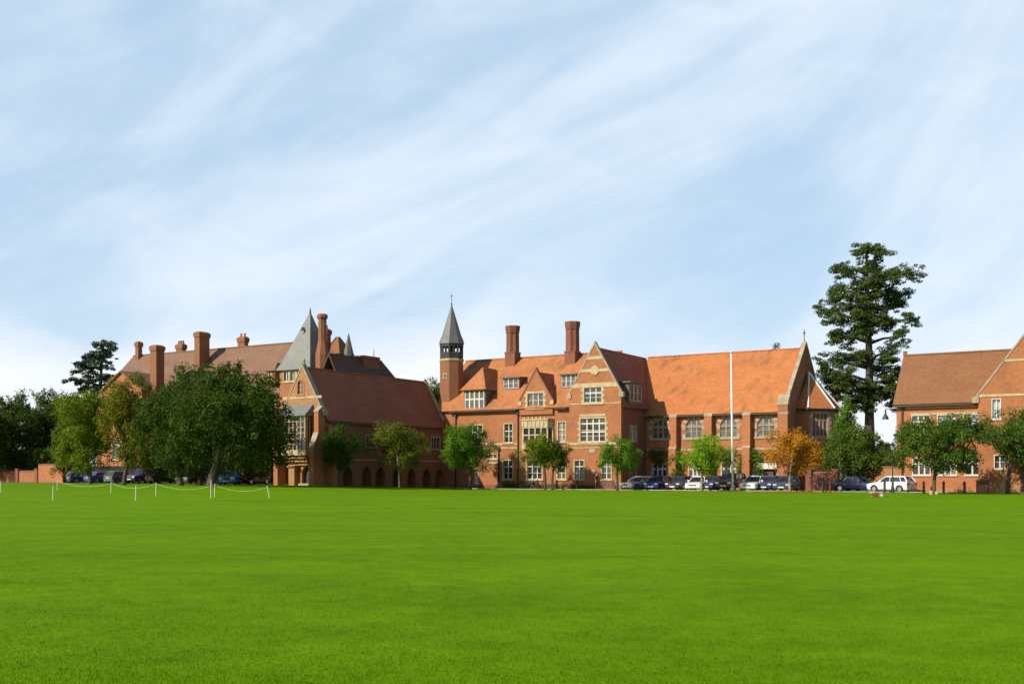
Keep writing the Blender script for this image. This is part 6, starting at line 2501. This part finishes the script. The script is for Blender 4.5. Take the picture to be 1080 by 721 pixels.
def person(label, u, v, rz, top, legs, stride=0.22, hgt=1.72):
    X, Y, z = at_base(u, v)
    root = empty('person', (X, Y, z + 0.012), rz)
    tag(root, label, 'person')
    k = hgt / 1.72
    V = [(0, 0, 0.95), (0, 0.0, 1.15), (0, 0.01, 1.38), (0, 0.02, 1.48), (0, 0.0, 1.545), (0, -0.01, 1.62), (0, 0, 1.69)]
    E = [(0, 1), (1, 2), (2, 3), (3, 4), (4, 5), (5, 6)]
    Rr = [(0.155, 0.115), (0.135, 0.10), (0.165, 0.10), (0.06, 0.06), (0.062, 0.075), (0.078, 0.095), (0.055, 0.065)]
    for s in (-1, 1):
        b = len(V)
        f = -stride * s
        V += [(s * 0.09, 0, 0.88), (s * 0.095, f * 0.55 - 0.03, 0.49), (s * 0.095, f * 1.0 + 0.03, 0.10), (s * 0.10, f + 0.02, 0.045), (s * 0.105, f - 0.14, 0.035)]
        E += [(0, b), (b, b + 1), (b + 1, b + 2), (b + 2, b + 3), (b + 3, b + 4)]
        Rr += [0.088, 0.06, 0.042, 0.042, 0.034]
        b = len(V)
        f = stride * s * 0.8
        V += [(s * 0.185, 0.01, 1.40), (s * 0.225, f * 0.5 + 0.03, 1.13), (s * 0.215, f - 0.05, 0.90), (s * 0.21, f - 0.08, 0.82)]
        E += [(2, b), (b, b + 1), (b + 1, b + 2), (b + 2, b + 3)]
        Rr += [0.058, 0.042, 0.032, 0.03]
        h = b + 3
        for j, (dx, dl) in enumerate(((-0.024, 0.075), (-0.008, 0.085), (0.008, 0.08), (0.024, 0.065))):
            c = len(V)
            V.append((s * 0.21, f - 0.085 + dx, 0.80 - dl))
            E.append((h, c))
            Rr.append(0.009)
        c = len(V)
        V.append((s * 0.195, f - 0.125, 0.775))
        E.append((h, c))
        Rr.append(0.010)
    V = [(x * k, y * k, z_ * k) for x, y, z_ in V]
    Rr = [tuple(q * k for q in r) if isinstance(r, tuple) else r * k for r in Rr]
    body = skin_mesh('body', V, E, Rr, SKIN, root)
    # clothes: shells from the same skeleton, a little wider
    T = [(0, 0, 0.93), (0, 0, 1.15), (0, 0.01, 1.39), (0, 0.02, 1.455)]
    TE = [(0, 1), (1, 2), (2, 3)]
    TR = [(0.175, 0.135), (0.155, 0.12), (0.182, 0.118), (0.075, 0.075)]
    for s in (-1, 1):
        b = len(T)
        f = stride * s * 0.8
        T += [(s * 0.185, 0.01, 1.405), (s * 0.226, f * 0.5 + 0.03, 1.13), (s * 0.216, f - 0.04, 0.93)]
        TE += [(2, b), (b, b + 1), (b + 1, b + 2)]
        TR += [0.075, 0.058, 0.046]
    skin_mesh('jacket', [(x * k, y * k, q * k) for x, y, q in T], TE, [tuple(q * k for q in r) if isinstance(r, tuple) else r * k for r in TR], top, root)
    T = [(0, 0, 0.98), (0, 0, 0.92)]
    TE = [(0, 1)]
    TR = [(0.165, 0.125), (0.172, 0.13)]
    for s in (-1, 1):
        b = len(T)
        f = -stride * s
        T += [(s * 0.09, 0, 0.86), (s * 0.095, f * 0.55 - 0.03, 0.49), (s * 0.095, f * 0.97 + 0.03, 0.12)]
        TE += [(1, b), (b, b + 1), (b + 1, b + 2)]
        TR += [0.105, 0.078, 0.062]
    skin_mesh('trousers', [(x * k, y * k, q * k) for x, y, q in T], TE, [tuple(q * k for q in r) if isinstance(r, tuple) else r * k for r in TR], legs, root)
    skin_mesh('hair', [(0, 0.03 * k, 1.58 * k), (0, 0.025 * k, 1.66 * k), (0, 0.0, 1.70 * k)], [(0, 1), (1, 2)], [(0.075 * k, 0.07 * k), (0.085 * k, 0.088 * k), (0.075 * k, 0.08 * k)], HAIR, root)
    fc = MB()
    for s in (-1, 1):
        fc.ngon(s * 0.028 * k, -0.098 * k, [(0.006, 1.612 * k), (0.010, 1.62 * k), (0.006, 1.628 * k)], 6)
    fc.build('eye', M['dark'], root)
    fc = MB()
    fc.extrude([(-0.012 * k, -0.095 * k, 1.575 * k), (0.012 * k, -0.095 * k, 1.575 * k), (0, -0.125 * k, 1.578 * k)], [(-0.006 * k, -0.095 * k, 1.615 * k), (0.006 * k, -0.095 * k, 1.615 * k), (0, -0.102 * k, 1.615 * k)])
    fc.build('nose', SKIN, root)
    for s in (-1, 1):
        sh_ = skin_mesh('shoe', [(s * 0.10 * k, (-stride * s + 0.05) * k, 0.04), (s * 0.105 * k, (-stride * s - 0.17) * k, 0.035)], [(0, 1)], [0.052, 0.046], M['dark'], root, sub=1)
    return root


person('person in a pale blue top walking past the hedge', 562, 515.8, R(75), plain('pale_blue_cloth', (0.42, 0.50, 0.66), 0.9), plain('dark_cloth', (0.03, 0.032, 0.045), 0.9), 0.2)
person('person in dark maroon clothes standing beside the bench', 629.2, 516.6, R(40), plain('maroon_cloth', (0.14, 0.03, 0.035), 0.9), plain('brown_cloth', (0.05, 0.03, 0.03), 0.9), 0.05)


def dog():
    X, Y, z = at_base(925.5, 523.8)
    root = empty('dog', (X, Y, z))
    tag(root, 'reddish brown and white dog lying on the lawn before the white car', 'dog')
    m, N, L, b = new_mat('dog_fur')
    tc = N.new('ShaderNodeTexCoord')
    n = nz(N, L, tc.outputs['Object'], 3.0, 3, 0.5)
    L.new(ramp(N, L, n, [(0.44, (0.20, 0.065, 0.03)), (0.50, (0.24, 0.085, 0.04)), (0.56, (0.62, 0.52, 0.40))]), b.inputs['Base Color'])
    b.inputs['Roughness'].default_value = 0.9
    V = [(0.12, 0, 0.17), (-0.10, 0, 0.20), (-0.24, 0, 0.24), (-0.36, -0.02, 0.30), (-0.46, -0.03, 0.30), (-0.58, -0.04, 0.26),
         (0.32, 0.02, 0.16), (0.46, 0.06, 0.10), (0.60, 0.12, 0.05), (0.68, 0.16, 0.04),
         (-0.22, -0.11, 0.12), (-0.14, -0.14, 0.05), (-0.36, -0.15, 0.035), (-0.46, -0.15, 0.03),
         (-0.22, 0.11, 0.12), (-0.14, 0.14, 0.05), (-0.36, 0.15, 0.035), (-0.46, 0.15, 0.03),
         (0.34, -0.12, 0.13), (0.16, -0.17, 0.14), (0.34, -0.19, 0.04), (0.16, -0.20, 0.03),
         (-0.43, -0.09, 0.34), (-0.41, -0.12, 0.25), (-0.43, 0.05, 0.34), (-0.41, 0.08, 0.25)]
    E = [(0, 1), (1, 2), (2, 3), (3, 4), (4, 5), (0, 6), (6, 7), (7, 8), (8, 9), (2, 10), (10, 11), (11, 12), (12, 13), (2, 14), (14, 15), (15, 16), (16, 17),
         (6, 18), (18, 19), (19, 20), (20, 21), (4, 22), (22, 23), (4, 24), (24, 25)]
    Rr = [0.15, 0.155, 0.13, 0.085, 0.085, 0.042, 0.135, 0.05, 0.03, 0.02, 0.06, 0.045, 0.03, 0.03, 0.06, 0.045, 0.03, 0.03, 0.085, 0.06, 0.035, 0.03, 0.03, 0.025, 0.03, 0.025]
    skin_mesh('body', V, E, Rr, m, root)


dog()
grass_blades()


def verge():
    rng = np.random.default_rng(9)
    n = 16000
    x = -69 + 128 * rng.random(n)
    y = LAWN + 0.02 + 0.16 * rng.normal(size=n) * (0.4 + 0.6 * np.sin(x * 1.7) ** 2)
    X, Y = x * CS + y * SN, -x * SN + y * CS
    z = np.array([ground(a, b) for a, b in zip(X, Y)])
    h = 0.04 + 0.10 * rng.random(n) * (0.5 + 0.5 * np.sin(x * 0.9 + 1) ** 2)
    a, b = rng.random(n) * 6.283, rng.random(n) * 6.283
    w = 0.012
    co = np.zeros((n, 3, 3))
    co[:, 0] = np.stack([X - w * np.cos(a), Y - w * np.sin(a), z - 0.01], 1)
    co[:, 1] = np.stack([X + w * np.cos(a), Y + w * np.sin(a), z - 0.01], 1)
    co[:, 2] = np.stack([X + 0.6 * h * np.cos(b), Y + 0.6 * h * np.sin(b), z + h], 1)
    o = poly_cloud('verge_grass', co, bpy.data.materials['grass_blades'])
    tag(o, 'longer ragged grass along the far edge of the lawn', 'grass', kind='stuff')
    # leaves fallen from the autumn tree
    n = 1500
    X0, Y0, _ = at(835, LT(835))
    a, q = rng.random(n) * 6.283, np.abs(rng.normal(size=n)) * 2.2
    c = np.stack([X0 + q * np.cos(a), Y0 + q * np.sin(a), 0.03 + 0.03 * rng.random(n)], 1)
    d = rng.random(n) * 6.283
    s_ = 0.05 + 0.05 * rng.random(n)
    u_ = np.stack([np.cos(d) * s_, np.sin(d) * s_, 0.03 * (rng.random(n) - 0.5)], 1)
    v_ = np.stack([-np.sin(d) * s_, np.cos(d) * s_, 0.05 * (rng.random(n) - 0.5)], 1)
    o = poly_cloud('fallen_leaves', np.stack([c - u_, c + v_ * 0.7, c + u_, c - v_ * 0.7], 1), L_ORANGE)
    tag(o, 'orange leaves fallen on the grass round the autumn tree', 'leaves', kind='stuff')


verge()
